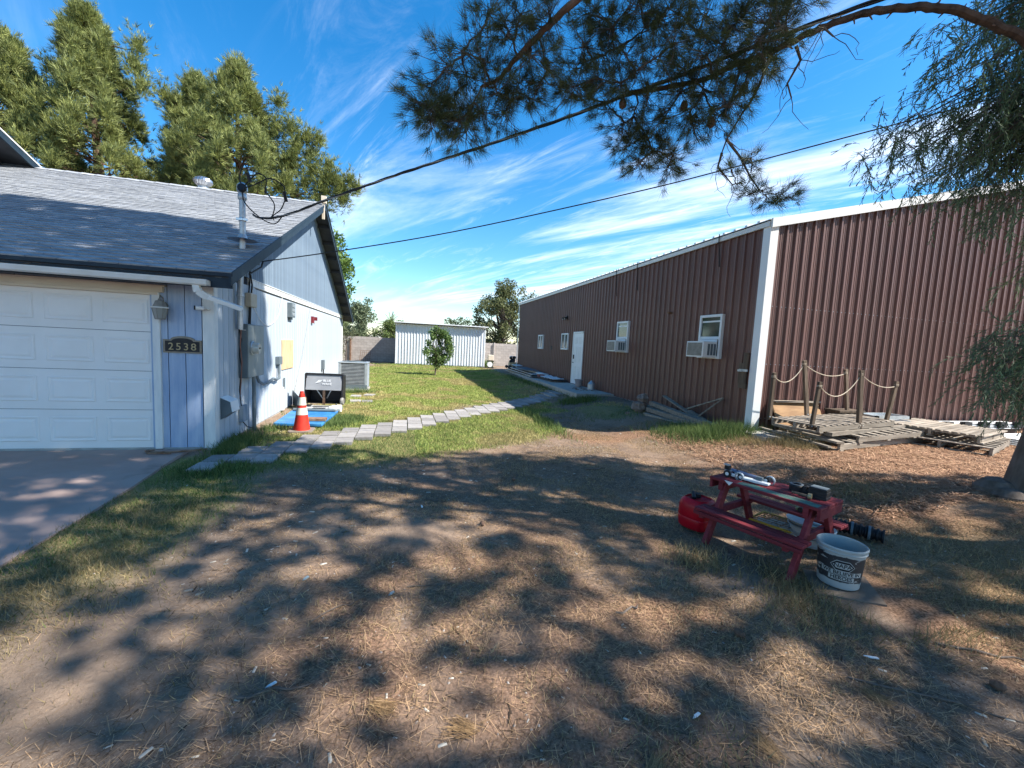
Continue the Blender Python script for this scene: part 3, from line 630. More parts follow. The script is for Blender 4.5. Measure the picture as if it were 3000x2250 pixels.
q = MB(); q.tube([(-3.25, 6.42, .03), (-3.2, 6.36, .03), (-3.0, 6.34, .03), (-2.75, 6.42, .03), (-2.62, 6.5, .03)], .014, 6); q.tube([(-3.24, 6.5, .02), (-3.3, 6.42, .03), (-3.22, 6.3, .03), (-2.95, 6.28, .03)], .012, 6); o = q.build('garden_hose', m_rust, None, smooth=True); tag(o, 'thin brown hose lying at the foot of the garage corner', 'hose')

# overhead cables
CAB = [(-2.5, 7.95, 3.60), (-2.42, 7.99, 3.57), (-2.13, 7.69, 3.52), (-1.71, 7.36, 3.57), (-1.23, 6.91, 3.66), (-.16, 6.05, 3.87), (.69, 5.4, 4.03), (1.50, 4.72, 4.17), (2.07, 4.15, 4.25), (2.6, 3.68, 4.35), (3.08, 3.25, 4.46), (3.65, 2.84, 4.60), (4.3, 2.45, 4.78), (5.6, 1.7, 5.2), (9, -.2, 6.3), (13, -2.5, 7.4)]
def cr(P, k=10):
    P = [Vector(p) for p in P]; out = []
    for i in range(len(P)-1):
        a, b, c, d = P[max(i-1, 0)], P[i], P[i+1], P[min(i+2, len(P)-1)]
        for j in range(k):
            s = j/k; out.append(.5*((2*b)+(c-a)*s+(2*a-5*b+4*c-d)*s*s+(3*b-a-3*c+d)*s**3))
    return out+[P[-1]]
cp = cr(CAB, 14); cable = thing('service_drop_cable', 'thick twisted black and grey service cable sagging from the roof mast', 'power cable', (0, 0, 0)); acc = 0; ph = []
for i, p in enumerate(cp):
    if i: acc += (cp[i]-cp[i-1]).length
    ph.append(acc*6.5)
for q_, (mm_, r_) in enumerate(((m_cable, .0105), (m_cable, .0105), (m_cablel, .008))):
    pts = []
    for p, a in zip(cp, ph):
        a += q_*2*math.pi/3; pts.append(p+Vector((0.5*math.cos(a)*.0105, .75*math.cos(a)*.0105, math.sin(a)*.0105)))
    MB().tube(pts, r_, 6).build('strand', mm_, cable, smooth=True)
q = MB()
for pts in ([(-2.42, 7.28, 3.80), (-2.45, 7.25, 3.95), (-2.38, 7.22, 4.12), (-2.32, 7.2, 4.02), (-2.30, 7.22, 3.88)], [(-2.40, 7.27, 3.82), (-2.30, 7.22, 3.92), (-2.2, 7.22, 4.02), (-2.10, 7.25, 3.98), (-2.12, 7.3, 3.85)], [(-2.40, 7.26, 3.80), (-2.25, 7.2, 3.84), (-2.05, 7.25, 3.98), (-1.88, 7.3, 3.92), (-1.86, 7.35, 3.78)], [(-2.12, 7.3, 3.80), (-2.03, 7.4, 3.66), (-2.1, 7.6, 3.56), (-2.2, 7.8, 3.53)], [(-1.86, 7.35, 3.74), (-1.95, 7.45, 3.6), (-2.1, 7.6, 3.53), (-2.13, 7.75, 3.5)], [(-2.43, 7.3, 3.80), (-2.4, 7.3, 3.6), (-2.25, 7.5, 3.45), (-2.1, 7.66, 3.42), (-1.95, 7.5, 3.50)]):
    q.tube(cr(pts, 6), .0085, 6)
q.tube([(-2.33, 7.21, 4.0), (-2.30, 7.22, 3.88)], .026, 8); q.tube([(-1.87, 7.32, 3.84), (-1.85, 7.36, 3.70)], .026, 8); q.tube([(-2.12, 7.3, 3.86), (-2.12, 7.3, 3.77)], .016, 8)
q.build('drip_loop', m_cable, cable, smooth=True)
q = MB(); WR = [(-2.40, 7.75, 2.80), (-1.3, 7.40, 2.99), (.2, 6.98, 3.30), (1.52, 6.50, 3.60), (3.36, 5.75, 4.05), (4.23, 5.30, 4.27), (5.65, 4.6, 4.66), (7.38, 3.78, 5.14), (9.05, 3.1, 5.66), (13, 1.2, 7)]
q.tube(cr(WR, 5), .0085, 6); tag(q.build('telephone_wire', m_cable, None, smooth=True), 'single thin black wire stretching from the gable across the sky', 'wire')
MB().box(-2.56, -2.36, 7.68, 7.82, 2.77, 2.83).build('wire_anchor', m_cable, bpy.data.objects['telephone_wire'])

# ------------------------------------------------------------------ brown metal building
BX, BY0, BY1, BZ, BE = 6.5, 6.55, 24.2, .22, 4.12
BW = 16.0; PITCH = .2125; RK = .244
barn = thing('metal_building', 'long brown ribbed metal building with white corner and eave trim', 'metal building', (8, 15, .24))
PR = [(0, 0), (.016, .034), (.046, .034), (.062, 0), (.108, 0), (.113, .006), (.123, .006), (.128, 0), (.150, 0), (.155, .006), (.165, .006), (.170, 0), (PITCH-.0015, 0)]
def sheet(z0, za, zb, axis):
    """one rib pitch of wall sheet: axis 'y' runs along +y facing -x, axis 'x' runs along +x facing -y"""
    m_ = MB(); k = len(PR)
    for u_, h_ in PR:
        zt = za+(zb-za)*u_/PITCH
        for z in (z0, zt): m_.v.append((-h_, u_, z) if axis == 'y' else (u_, -h_, z))
    for i in range(k-1):
        m_.f.append((2*i, 2*i+1, 2*i+3, 2*i+2) if axis == 'y' else (2*i, 2*i+2, 2*i+3, 2*i+1))
    return m_
lw = sheet(BZ, BE, BE, 'y').mesh('wall_panel', m_brown); nlong = int((BY1-BY0-.2)/PITCH)
for i in range(nlong): inst('wall_panel', lw, barn, (BX, BY0+.11+PITCH*i, 0))
nfr = int((BW-.3)/PITCH)
def rakez(x): return BE+RK*(x-BX) if x < BX+BW/2 else BE+RK*(2*BX+BW-x-BX)
for i in range(nfr):
    x = BX+.125+PITCH*i
    me = sheet(BZ, rakez(x)-.02, rakez(x+PITCH)-.02, 'x').mesh('front_panel', m_brown)
    inst('front_panel', me, barn, (x, BY0, 0))
q = MB(); q.box(BX+.03, BX+BW, BY0+.03, BY1, BZ-.1, BE); q.prism([(BX+.03, BY0+.03, BE-.01), (BX+BW, BY0+.03, BE-.01), (BX+BW/2, BY0+.03, BE+RK*BW/2-.06)], (0, BY1-BY0-.05, 0)); q.build('wall', m_brown, barn)
MB().box(BX-.02, BX+BW+.02, BY0-.03, BY1+.02, -.1, BZ+.012).build('foundation', m_conc, barn)
q = MB(); q.box(BX-.042, BX-.034, BY0-.04, BY0+.12, BZ-.02, BE+.01); q.box(BX-.042, BX+.135, BY0-.048, BY0-.040, BZ-.02, BE+.01); q.build('corner_trim', m_white, barn)
q = MB(); q.box(BX-.042, BX-.034, BY1-.1, BY1+.03, BZ-.02, BE+.01); q.build('corner_trim', m_white, barn)
q = MB(); q.box(BX-.075, BX-.035, BY0-.045, BY1+.05, BE-.03, BE+.06); q.build('eave_trim', m_gut, barn)
q = MB(); q.prism([(BX-.05, BY0-.085, BE-.06), (BX+BW/2, BY0-.085, BE-.06+RK*(BW/2+.05)), (BX+BW/2, BY0-.085, BE+.105+RK*(BW/2+.05)), (BX-.05, BY0-.085, BE+.105)], (0, .045, 0))
q.prism([(BX+BW/2, BY0-.085, BE-.06+RK*(BW/2+.05)), (BX+BW+.05, BY0-.085, BE-.06), (BX+BW+.05, BY0-.085, BE+.105), (BX+BW/2, BY0-.085, BE+.105+RK*(BW/2+.05))], (0, .045, 0)); q.build('rake_trim', m_white, barn)
q = MB(); k = 2
YR = [BY0-.06+i*.30 for i in range(int((BY1-BY0+.1)/.30)+1)]
for y in YR[:-1]:   # ribbed roof, left slope: ribs give the toothed eave line
    q.box(0, 0, 0, 0, 0, 0) if False else None
    a = (BX-.09, BE+.078); b2 = (BX+BW/2, BE+.078+RK*(BW/2+.09))
    for (ya, yb, h_) in ((y, y+.24, 0), (y+.24, y+.30, .03)):
        q.prism([(a[0], ya, a[1]), (b2[0], ya, b2[1]), (b2[0], ya, b2[1]+.012+h_), (a[0], ya, a[1]+.012+h_)], (0, yb-ya-.001, 0))
q.prism([(BX+BW/2, BY0-.06, BE+.078+RK*(BW/2+.09)), (BX+BW+.09, BY0-.06, BE+.078), (BX+BW+.09, BY0-.06, BE+.09), (BX+BW/2, BY0-.06, BE+.09+RK*(BW/2+.09))], (0, BY1-BY0+.1, 0))
q.build('roof', m_roofw, barn)
for yy, ln in ((7.77, .46), (11.02, .58), (12.26, .62)):   # dark cables coming over the eave
    q = MB(); q.tube([(BX-.10, yy, BE+.12), (BX-.10, yy, BE-.02), (BX-.06, yy+.015, BE-.2), (BX-.05, yy-.02, BE-.1-ln)], .011, 6); q.build('eave_cable', m_cable, barn)
# screws across the front panels
q = MB()
for zz_ in (1.55, 2.65, .5):
    for i in range(nfr):
        x = BX+.125+PITCH*i
        for dx in (.087, .19): q.box(x+dx-.007, x+dx+.007, BY0-.008, BY0, zz_-.007, zz_+.007)
q.build('panel_screws', m_galv, barn)['kind'] = 'stuff'
# windows
def window(y0, y1, z0, z1, slide=False):
    w_ = MB(); fx0, fx1 = BX-.075, BX-.0
    f = .055
    for (a, b_, c, d) in ((y0, y1, z1-f, z1), (y0, y1, z0, z0+f), (y0, y0+f, z0+f, z1-f), (y1-f, y1, z0+f, z1-f)): w_.box(fx0, fx1, a, b_, c, d)
    fr = w_.build('window', m_vinyl, barn, bevel=.004)
    if slide:
        ym = (y0+y1)/2; MB().box(fx0+.01, fx1, ym-.028, ym+.028, z0+f, z1-f).build('meeting_rail', m_vinyl, fr)
        MB().box(fx0+.03, fx0+.036, y0+f, ym-.028, z0+f, z1-f).build('pane', m_glass, fr); MB().box(fx0+.02, fx0+.026, ym+.028, y1-f, z0+f, z1-f).build('pane', m_glass, fr)
        MB().box(fx0+.045, fx0+.05, y0+f, y0+f+.09, z0+f, z1-f)
    else:
        zm = z0+(z1-z0)*.47; MB().box(fx0+.008, fx1, y0+f, y1-f, zm-.03, zm+.03).build('meeting_rail', m_vinyl, fr)
        MB().box(fx0+.03, fx0+.036, y0+f, y1-f, zm+.03, z1-f).build('pane', m_glass, fr); MB().box(fx0+.045, fx0+.05, y0+f, y1-f, z0+f, zm-.03).build('pane', m_glass, fr)
        # pale blind behind the upper glass edges
        b_ = MB(); b_.box(fx0+.024, fx0+.029, y0+f+.02, y1-f-.02, z1-f-.11, z1-f-.075); b_.build('blind_rail', m_vinyl, fr)
    return fr
window(7.49, 8.18, 1.60, 2.55); window(11.33, 12.02, 1.63, 2.58); window(16.08, 16.84, 1.62, 2.30, True); window(19.33, 20.07, 1.60, 2.28, True)
def window_ac(y0, y1, z0, z1, label):
    a = thing('window_air_conditioner', label, 'air conditioner', (BX-.2, (y0+y1)/2, z0), group='window air conditioners in the brown wall')
    x0, x1 = BX-.42, BX-.077
    MB().box(x0, x1, y0, y1, z0, z1).build('casing', m_vinyl, a, bevel=.01)
    MB().box(x0-.004, x0+.001, y0+.035, y1-.035, z0+.03, z1-.03).build('coil', m_lamp, a)
    for k in range(9): zz_ = z0+.045+(z1-z0-.09)*k/8; MB().box(x0-.010, x0-.005, y0+.035, y1-.035, zz_-.004, zz_+.004).build('fin', m_lamp, a)
    for k in range(3): ya = x0+.11+.075*k; MB().box(ya, ya+.055, y0-.004, y0+.001, z0+.05, z1-.05).build('side_vent', m_grey, a)
    MB().box(BX-.095, BX-.08, y0-.0, y1+.02, z1+.002, z1+.05).build('filler_panel', m_vinyl, a)
window_ac(7.56, 8.10, 1.62, 1.96, 'white air conditioner in the brown building window nearest the white corner trim')
window_ac(11.40, 11.94, 1.65, 1.98, 'white air conditioner in the brown building window nearest the white door')
# door
dr = MB(); dr.box(BX-.06, BX-.005, 14.56, 14.63, .30, 2.33); dr.box(BX-.06, BX-.005, 15.50, 15.57, .30, 2.33); dr.box(BX-.06, BX-.005, 14.56, 15.57, 2.27, 2.34)
dfr = dr.build('door_frame', m_vinyl, barn, bevel=.003)
dl = MB().box(BX-.045, BX-.006, 14.635, 15.495, .31, 2.265).build('door', m_white2, barn)
for (a, b_, c, d) in ((14.75, 15.02, .45, 1.0), (15.11, 15.38, .45, 1.0), (14.75, 15.02, 1.15, 1.75), (15.11, 15.38, 1.15, 1.75), (14.75, 15.02, 1.86, 2.13), (15.11, 15.38, 1.86, 2.13)):
    q = MB(); q.box(BX-.053, BX-.045, a, b_, c, d); q.box(BX-.057, BX-.053, a+.04, b_-.04, c+.04, d-.04); q.build('door_panel', m_vinyl, dl, bevel=.003)
MB().box(BX-.075, BX-.046, 15.36, 15.44, 1.28, 1.44).build('keypad_lock', m_black, dl); q = MB(); q.tube([(BX-.05, 15.40, 1.14), (BX-.10, 15.40, 1.14), (BX-.10, 15.29, 1.135)], .012, 6); q.build('handle', m_black, dl)
MB().box(BX-.05, BX-.03, 18.05, 18.2, 1.58, 1.76).build('vent_cover', m_black, barn)
fl = thing('flood_light', 'twin black flood light high on the brown wall above the white door', 'flood light', (BX, 16.4, 2.95))
q = MB(); q.box(BX-.07, BX-.03, 16.34, 16.46, 2.88, 3.02); q.build('base', m_black, fl)
for dy in (-.12, .1):
    q = MB(); q.lathe([(.02, -.05), (.045, 0), (.06, .07), (.0, .065)], 12, (BX-.13, 16.4+dy, 2.93), Matrix.Rotation(R(-115), 4, 'Y')); q.build('lamp_head', m_black, fl, smooth=True)
    MB().box(BX-.185, BX-.18, 16.37+dy, 16.43+dy, 2.87, 2.93).build('lamp_face', m_vinyl, fl)
q = MB(); q.box(BX-.14, BX-.03, 9.28, 9.34, 2.66, 2.71); tag(q.build('wall_bracket', m_rust), 'tiny rusty bracket on the brown wall between the two air conditioners', 'bracket')
lt_ = thing('gate_latch', 'weathered dark wooden latch post with bright metal bracket beside the white corner trim', 'latch', (BX-.05, 6.8, 1.3))
q = MB(); q.box(BX-.09, BX-.045, 6.70, 6.80, 1.42, 1.75); q.box(BX-.085, BX-.045, 6.72, 6.90, 1.15, 1.55); q.box(BX-.08, BX-.045, 6.70, 6.88, 1.05, 1.15); q.build('post', m_wood2, lt_, bevel=.004)
q = MB(); q.box(BX-.115, BX-.09, 6.66, 6.86, 1.385, 1.43); q.box(BX-.13, BX-.115, 6.78, 6.88, 1.38, 1.42); q.build('bracket', m_galv, lt_)
slab = MB(); slab.prism([(5.18, 11.95, .02), (6.46, 11.95, .02), (6.46, 24.0, .02), (5.75, 24.0, .02), (5.35, 17, .02)], (0, 0, .27)); slab = slab.build('concrete_step', m_conc, bevel=.01); tag(slab, 'long raised concrete slab along the brown wall below the white door', 'concrete slab')
MB().box(6.05, 6.62, 5.75, 6.38, .16, .30).build('corner_pad', m_conc); tag(bpy.data.objects['corner_pad'], 'rough concrete block at the foot of the white corner trim', 'concrete block')

# ------------------------------------------------------------------ back yard: white shed, block wall, small things
shed = thing('metal_shed', 'low white corrugated metal shed at the far end of the lawn', 'shed', (2.5, 30.2, 0))
SX0, SX1, SY0, SY1 = -.68, 5.62, 30.2, 32.6
SP = [(0, 0), (.02, .035), (.05, .035), (.07, 0), (.20, 0)]
m_ = MB()
for u_, h_ in SP:
    for z in (.0, 2.82): m_.v.append((u_, -h_, z))
for i in range(4): m_.f.append((2*i, 2*i+2, 2*i+3, 2*i+1))
sp_ = m_.mesh('wall_panel', m_shed); ns = int((SX1-SX0)/.2)
for i in range(ns): inst('wall_panel', sp_, shed, (SX0+.01+.2*i, SY0, .02))
q = MB(); q.box(SX0, SX1, SY0+.01, SY1, 0, 2.72); q.build('wall', m_shed, shed)
for i in range(11): MB().box(SX0-.03, SX0-.001, SY0+.1+.22*i, SY0+.16+.22*i, .0, 2.75).build('side_rib', m_shed, shed)
q = MB(); q.box(SX0-.02, SX0+.03, SY0-.045, SY0-.036, 0, 2.85); q.build('corner_trim', m_white, shed); q = MB(); q.box(SX1-.04, SX1+.02, SY0-.045, SY0-.036, 0, 2.85); q.build('corner_trim', m_white, shed)
q = MB()
def sz(x, y): return 2.92-.0*(x-SX0)-.03*(y-SY0)
q.prism([(SX0-.12, SY0-.30, 2.93), (SX0-.12, SY1+.1, 2.84), (SX0-.12, SY1+.1, 2.86), (SX0-.12, SY0-.30, 2.95)], (SX1-SX0+.28, 0, 0))
for i in range(21):
    x = SX0-.1+.31*i; q.prism([(x, SY0-.30, 2.951), (x, SY1+.1, 2.861), (x, SY1+.1, 2.90), (x, SY0-.30, 2.99)], (.06, 0, 0))
q.box(SX0-.12, SX1+.16, SY0-.312, SY0-.302, 2.90, 2.962); q.build('roof', m_white, shed)
wall = thing('block_wall', 'grey concrete block wall running behind the shed and yard', 'wall', (2, 33, 0))
BL, BH = .405, .2025
bm_ = MB().box(.004, BL-.004, -.012, .09, .004, BH-.004).mesh('block', m_block); nb = 0; st = MB()
for r_ in range(9):
    for c in range(-46, 60):
        x = -2+BL*c+(BL/2 if r_ % 2 else 0); vis = (-4.9 < x < -.7) or (5.9 < x < 9.5); z = BH*r_
        if vis and nb < 300: inst('block', bm_, wall, (x, 33, z+.0)); nb += 1
        else: st.box(x+.004, x+BL-.004, 32.988, 33.09, z+.004, z+BH-.004)
st.build('block_courses', m_block, wall)['kind'] = 'stuff'
MB().box(-20.5, 22.5, 33.0, 33.16, 0, 1.81).build('mortar_core', m_mortar, wall)
for x in (-3.95, 6.9): MB().box(x-.05, x+.05, 32.86, 32.98, 0, 1.86 if x > 0 else 1.65).build('post', m_rust if x < 0 else m_block, wall)
q = MB()
for i in range(6): q.bar((-3.3+.2*i*.7, 32.6, 0), (-3.2+.2*i*.7, 32.7, .8), .015, .015); q.bar((-3.3, 32.62, .1+.14*i), (-2.5, 32.68, .1+.14*i), .015, .015)
tag(q.build('wire_panel', m_rust), 'rusty wire mesh panel leaning on the block wall left of the shed', 'wire panel')
wc = thing('yard_cart', 'cream cart with a white drum standing beside the right end of the shed', 'cart', (5.95, 29.6, 0))
q = MB(); q.box(5.75, 6.15, 29.4, 29.8, .55, .95); q.build('bin', m_cream, wc, bevel=.03); q = MB(); q.box(5.75, 6.2, 29.4, 29.8, .48, .54); q.box(5.80, 5.84, 29.45, 29.5, 0, .5); q.box(6.1, 6.14, 29.45, 29.5, 0, .5); q.box(5.8, 6.2, 29.42, 29.7, .0, .06); q.build('frame', m_black, wc)
q = MB(); q.lathe([(0, -.1), (.19, -.1), (.2, 0), (.19, .1), (0, .1)], 16, (0, 0, 0), Matrix.Translation((5.9, 29.5, .27)) @ Matrix.Rotation(R(90), 4, 'X')); q.build('drum', m_white, wc, smooth=True)
bx = thing('cardboard_box', 'tan cardboard box with dark bags on top at the far corner of the brown building', 'box', (6.25, 24.6, .24))
MB().box(6.12, 6.62, 24.35, 24.8, .22, .68).build('carton', m_board, bx)
q = MB(); 
for p in ((6.22, 24.5, .74, .14), (6.35, 24.6, .80, .16), (6.2, 24.55, .95, .10), (6.4, 24.5, .98, .12)): q.lathe([(0, -p[3]), (p[3]*.8, -p[3]*.6), (p[3], 0), (p[3]*.7, p[3]*.6), (0, p[3]*.8)], 9, p[:3])
q.build('bag', m_black, bx)
q = MB(); q.tube([(6.1, 24.5, 1.0), (6.25, 24.55, 1.06), (6.35, 24.5, .98)], .03, 5); q.build('strap', m_vinyl, bx)

# scrap stacked on the slab
sc1 = thing('scrap_sheet_stack', 'grey and brown metal sheets stacked on the slab near the far end of the wall', 'sheet stack', (6.0, 19.5, .3))
def slabp(p0, p1, w, th, z0, z1, m_, nm, parent, dx=0):
    q = MB(); a = Vector((*p0, z0)); b_ = Vector((*p1, z1)); q.bar(a, b_, w, th); return q.build(nm, m_, parent)
slabp((5.85, 23.2), (5.75, 17.6), .55, .03, .33, .33, m_wood2, 'board', sc1); slabp((5.62, 23.0), (5.50, 17.9), .05, .05, .36, .35, m_galv, 'rail', sc1); slabp((5.95, 22.6), (5.9, 18.2), .5, .03, .46, .40, m_galv, 'sheet', sc1)
slabp((5.95, 21.4), (5.92, 19.0), .62, .02, .58, .54, m_grey, 'sheet', sc1); slabp((6.2, 21.6), (6.2, 17.9), .25, .10, .45, .42, m_white, 'channel', sc1); slabp((6.1, 23.0), (6.05, 22.1), .45, .02, .62, .60, m_white, 'sheet', sc1)
q = MB(); q.box(5.78, 6.02, 17.55, 17.9, .36, .46); q.build('brick_block', mat('brick_red', (.26, .10, .08), rough=.9), sc1)
q = MB()
for p in ((5.75, 22.9, .46, .13), (5.9, 22.5, .44, .12), (5.65, 23.3, .48, .1)): q.lathe([(0, -p[3]), (p[3], -p[3]*.3), (p[3]*.8, p[3]*.6), (0, p[3])], 8, p[:3])
q.build('tarp_bundle', m_black, sc1)
sc2 = thing('white_sheet_stack', 'thin white crinkled metal sheet on dark boards lying left of the white door', 'sheet stack', (6.0, 16.8, .3))
q = MB(); k = 14
for i in range(k+1):
    y = 15.95+i*(17.6-15.95)/k; z = .40+.02*math.sin(i*1.9)+.012*math.sin(i*4.1); q.v += [(5.82+.02*math.sin(i*2.3), y, z), (6.30+.05*math.sin(i), y, z+.02), (5.82+.02*math.sin(i*2.3), y, z-.012), (6.30+.05*math.sin(i), y, z+.01)]
for i in range(k): a = 4*i; q.f += [(a, a+1, a+5, a+4), (a+2, a+6, a+7, a+3), (a, a+4, a+6, a+2), (a+1, a+3, a+7, a+5)]
q.f += [(0, 2, 3, 1), (4*k, 4*k+1, 4*k+3, 4*k+2)]
q.build('white_sheet', m_white2, sc2); slabp((5.98, 17.9), (6.0, 15.7), .6, .03, .315, .315, m_wood2, 'board', sc2); slabp((6.2, 17.3), (6.18, 15.7), .4, .03, .36, .36, m_black, 'board', sc2)
pt = MB(); pt.lathe([(0, .30), (.105, .30), (.14, .53), (.155, .54), (.155, .57), (.135, .57), (.12, .34), (0, .34)], 20, (6.14, 14.05, 0)); tag(pt.build('pot', mat('dusty_plastic', (.30, .27, .27), rough=.6), None, smooth=True), 'dusty grey flower pot standing on the slab by the white door', 'pot')
pf = MB(); pf.lathe([(0, .30), (.15, .30), (.15, .325), (.125, .33), (.125, .50), (.03, .60), (.03, .62), (0, .625)], 24, (6.22, 13.15, 0)); tag(pf.build('poultry_feeder', m_galv, None, smooth=True), 'round galvanised feeder with conical top at the end of the slab', 'feeder')
q = MB(); 
for i in range(26):
    x, y = rnd.uniform(5.6, 6.1), rnd.uniform(12.7, 13.6); s_ = rnd.uniform(.012, .03); q.box(x, x+s_*2, y, y+s_*1.6, .29, .29+s_)
tag(q.build('rubble', m_rock), None, None, kind='stuff')

# rocks by the wall
def rock(x, y, z, s_, label):
    me = MB(); sg = 12; rg = 8; q0 = rnd.random()*50
    for i in range(rg+1):
        ph_ = math.pi*i/rg
        for j in range(sg):
            th_ = 2*math.pi*j/sg; v = Vector((math.sin(ph_)*math.cos(th_), math.sin(ph_)*math.sin(th_), math.cos(ph_))); r0 = s_*(1+.28*math.sin(v.x*3.1+q0)*math.cos(v.y*4+q0)+.13*math.sin(v.z*7+q0*2)+.06*math.sin(v.x*13+v.y*9))
            me.v.append((v.x*r0, v.y*r0*.9, v.z*r0*.72))
    for i in range(rg):
        for j in range(sg): a = i*sg; me.f.append((a+j, a+sg+j, a+sg+(j+1) % sg, a+(j+1) % sg))
    o = inst('rock', me.mesh('rock', m_rock), None, (x, y, z)); return tag(o, label, 'rock', 'rocks stacked by the brown wall')
rock(5.60, 9.05, .32, .17, 'brown rock at the bottom of the small pile by the lumber'); rock(5.78, 9.25, .34, .16, 'rounded brown rock at the back of the pile by the lumber'); rock(5.72, 9.10, .53, .14, 'topmost brown rock of the small pile by the lumber'); rock(5.25, 8.95, .17, .07, 'smallest pale stone on the soil left of the rock pile')
# lumber pile
LUM = [((5.86, 8.95, .44), (5.86, 7.05, .30), .14, .09, 'grey squared beam on top of the lumber pile, the thickest'), ((5.72, 8.85, .30), (5.80, 7.15, .24), .12, .10, 'grey beam under the thickest one in the lumber pile'), ((5.58, 8.75, .20), (5.68, 7.3, .17), .10, .07, 'lowest beam at the left of the lumber pile'),
       ((6.20, 8.95, .62), (5.98, 7.25, .28), .10, .03, 'thin grey board sloping across the top of the lumber pile'), ((6.15, 7.9, .42), (6.05, 6.95, .24), .09, .04, 'short grey board lying at the near end of the lumber pile'),
       ((6.15, 8.3, .34), (6.40, 7.22, .80), .04, .03, 'slim stick propped up against the brown wall, left one'), ((6.05, 7.55, .32), (6.40, 7.22, .79), .04, .03, 'slim stick propped up against the brown wall, right one'), ((6.10, 8.6, .30), (6.15, 7.3, .24), .08, .05, 'grey board lying close to the foot of the brown wall')]
for a, b_, w, h, lb in LUM:
    q = MB(); q.bar(Vector(a), Vector(b_), w, h); o = q.build('lumber_board', m_wood, bevel=.003); tag(o, lb, 'board', 'lumber pile by the brown wall')

# ------------------------------------------------------------------ pallets and boards
def pallet(label, loc, rz, Lx, Dy, hz, nslat, across, group='wooden pallets along the front wall', tilt=(0, 0), stringers=3, bottom=4):
    """local frame: x along the stringers (length Lx), y depth"""
    p = thing('pallet', label, 'pallet', loc, group, rz, True); p.rotation_euler = (tilt[0], tilt[1], rz)
    for k in range(stringers):
        y = -Dy/2+.025+(Dy-.05)*k/(stringers-1); q = MB().box(-Lx/2, Lx/2, y-.02, y+.02, .018, hz-.018); q.build('stringer', m_wood, p, bevel=.003)
    if across:   # slats run across (along y)
        for k in range(nslat):
            x = -Lx/2+.05+(Lx-.1)*k/(nslat-1); q = MB().box(x-.045, x+.045, -Dy/2, Dy/2, hz-.0175, hz+rnd.uniform(-.001, .003)); q.build('slat', m_wood, p)
        for k in range(bottom):
            x = -Lx/2+.06+(Lx-.12)*k/(bottom-1); q = MB().box(x-.045, x+.045, -Dy/2, Dy/2, 0, .0175); q.build('slat', m_wood, p)
    return p
pallet('lowest long grey pallet at the bottom of the roped pallet stack', (7.95, 5.75, .25), R(11), 2.75, 1.05, .13, 9, True)
pallet('middle grey pallet of the roped stack, shifted to the right', (8.35, 5.72, .39), R(8), 2.5, 1.0, .12, 11, True, tilt=(R(1.5), R(-1)))
tp = pallet('top pallet of the stack carrying posts strung with rope', (7.42, 5.68, .53), R(9), 2.16, .80, .12, 14, True, tilt=(0, R(-1)))
# four by four beams lying on the pallets
for a, b_, w, h, lb in (((6.62, 5.12, .50), (9.55, 5.72, .53), .10, .06, 'long pale sawn beam lying along the front of the pallet stack'), ((6.95, 5.35, .51), (9.3, 5.86, .54), .09, .05, 'second pale beam just behind the long front beam'),
                        ((6.62, 4.92, .40), (6.75, 6.25, .44), .14, .035, 'dark grey plank across the left end of the pallet stack'), ((6.45, 4.95, .33), (6.52, 6.35, .36), .07, .03, 'thin dark lath beside the left end of the stack')):
    q = MB(); q.bar(Vector(a), Vector(b_), w, h); o = q.build('beam', m_wood, bevel=.003); tag(o, lb, 'beam', 'loose beams on the pallet stack')
# posts (children of the top pallet, world placement then re-parented in its frame)
bpy.context.view_layer.update(); inv = tp.matrix_world.inverted()
POST = [((6.43, 5.27, .55), (6.45, 5.23, 1.33), .06, .045), ((6.32, 5.98, .58), (6.28, 5.94, 1.42), .06, .05), ((7.52, 5.32, .55), (7.50, 5.38, 1.54), .08, .05), ((7.25, 6.05, .62), (7.10, 6.10, 1.66), .075, .045), ((8.42, 5.52, .56), (8.50, 5.48, 1.37), .07, .045), ((8.42, 6.20, .64), (8.30, 6.24, 1.53), .065, .045)]
tops = []
for a, b_, w, h in POST:
    q = MB(); q.bar(inv @ Vector(a), inv @ Vector(b_), w, h, inv.to_3x3() @ Vector((0, 1, 0))); o = q.build('post', m_wood2, tp, bevel=.004); tops.append(Vector(b_))
    for s_ in (.03, -.03):
        c = inv @ (Vector(a)+Vector((s_, -.035, .05))); MB().lathe([(0, .0), (.012, .0), (.012, .01), (0, .012)], 8, c, Matrix.Rotation(R(90), 4, 'X')).build('bolt', m_chrome, o)
def rope(a, b_, sag_, r_=.008):
    a = Vector(a); b_ = Vector(b_); pts = [a.lerp(b_, t_)+Vector((0, 0, -sag_*4*t_*(1-t_))) for t_ in np.linspace(0, 1, 14)]
    return pts
rq = MB(); dn = Vector((0, 0, -.06))
for i, j, s_ in ((1, 3, .20), (0, 2, .26), (3, 5, .12), (2, 4, .10)): rq.tube([inv @ p for p in rope(tops[i]+dn, tops[j]+dn*1.5, s_)], .007, 6)
for i in range(6):
    for k in range(2): c = tops[i]+Vector((0, 0, -.06-.02*k)); rq.tube([inv @ (c+Vector((.040*math.cos(t_), .032*math.sin(t_), 0))) for t_ in np.linspace(0, 2*math.pi, 9)], .004, 5)
rq.build('rope', m_rope, tp, smooth=True)
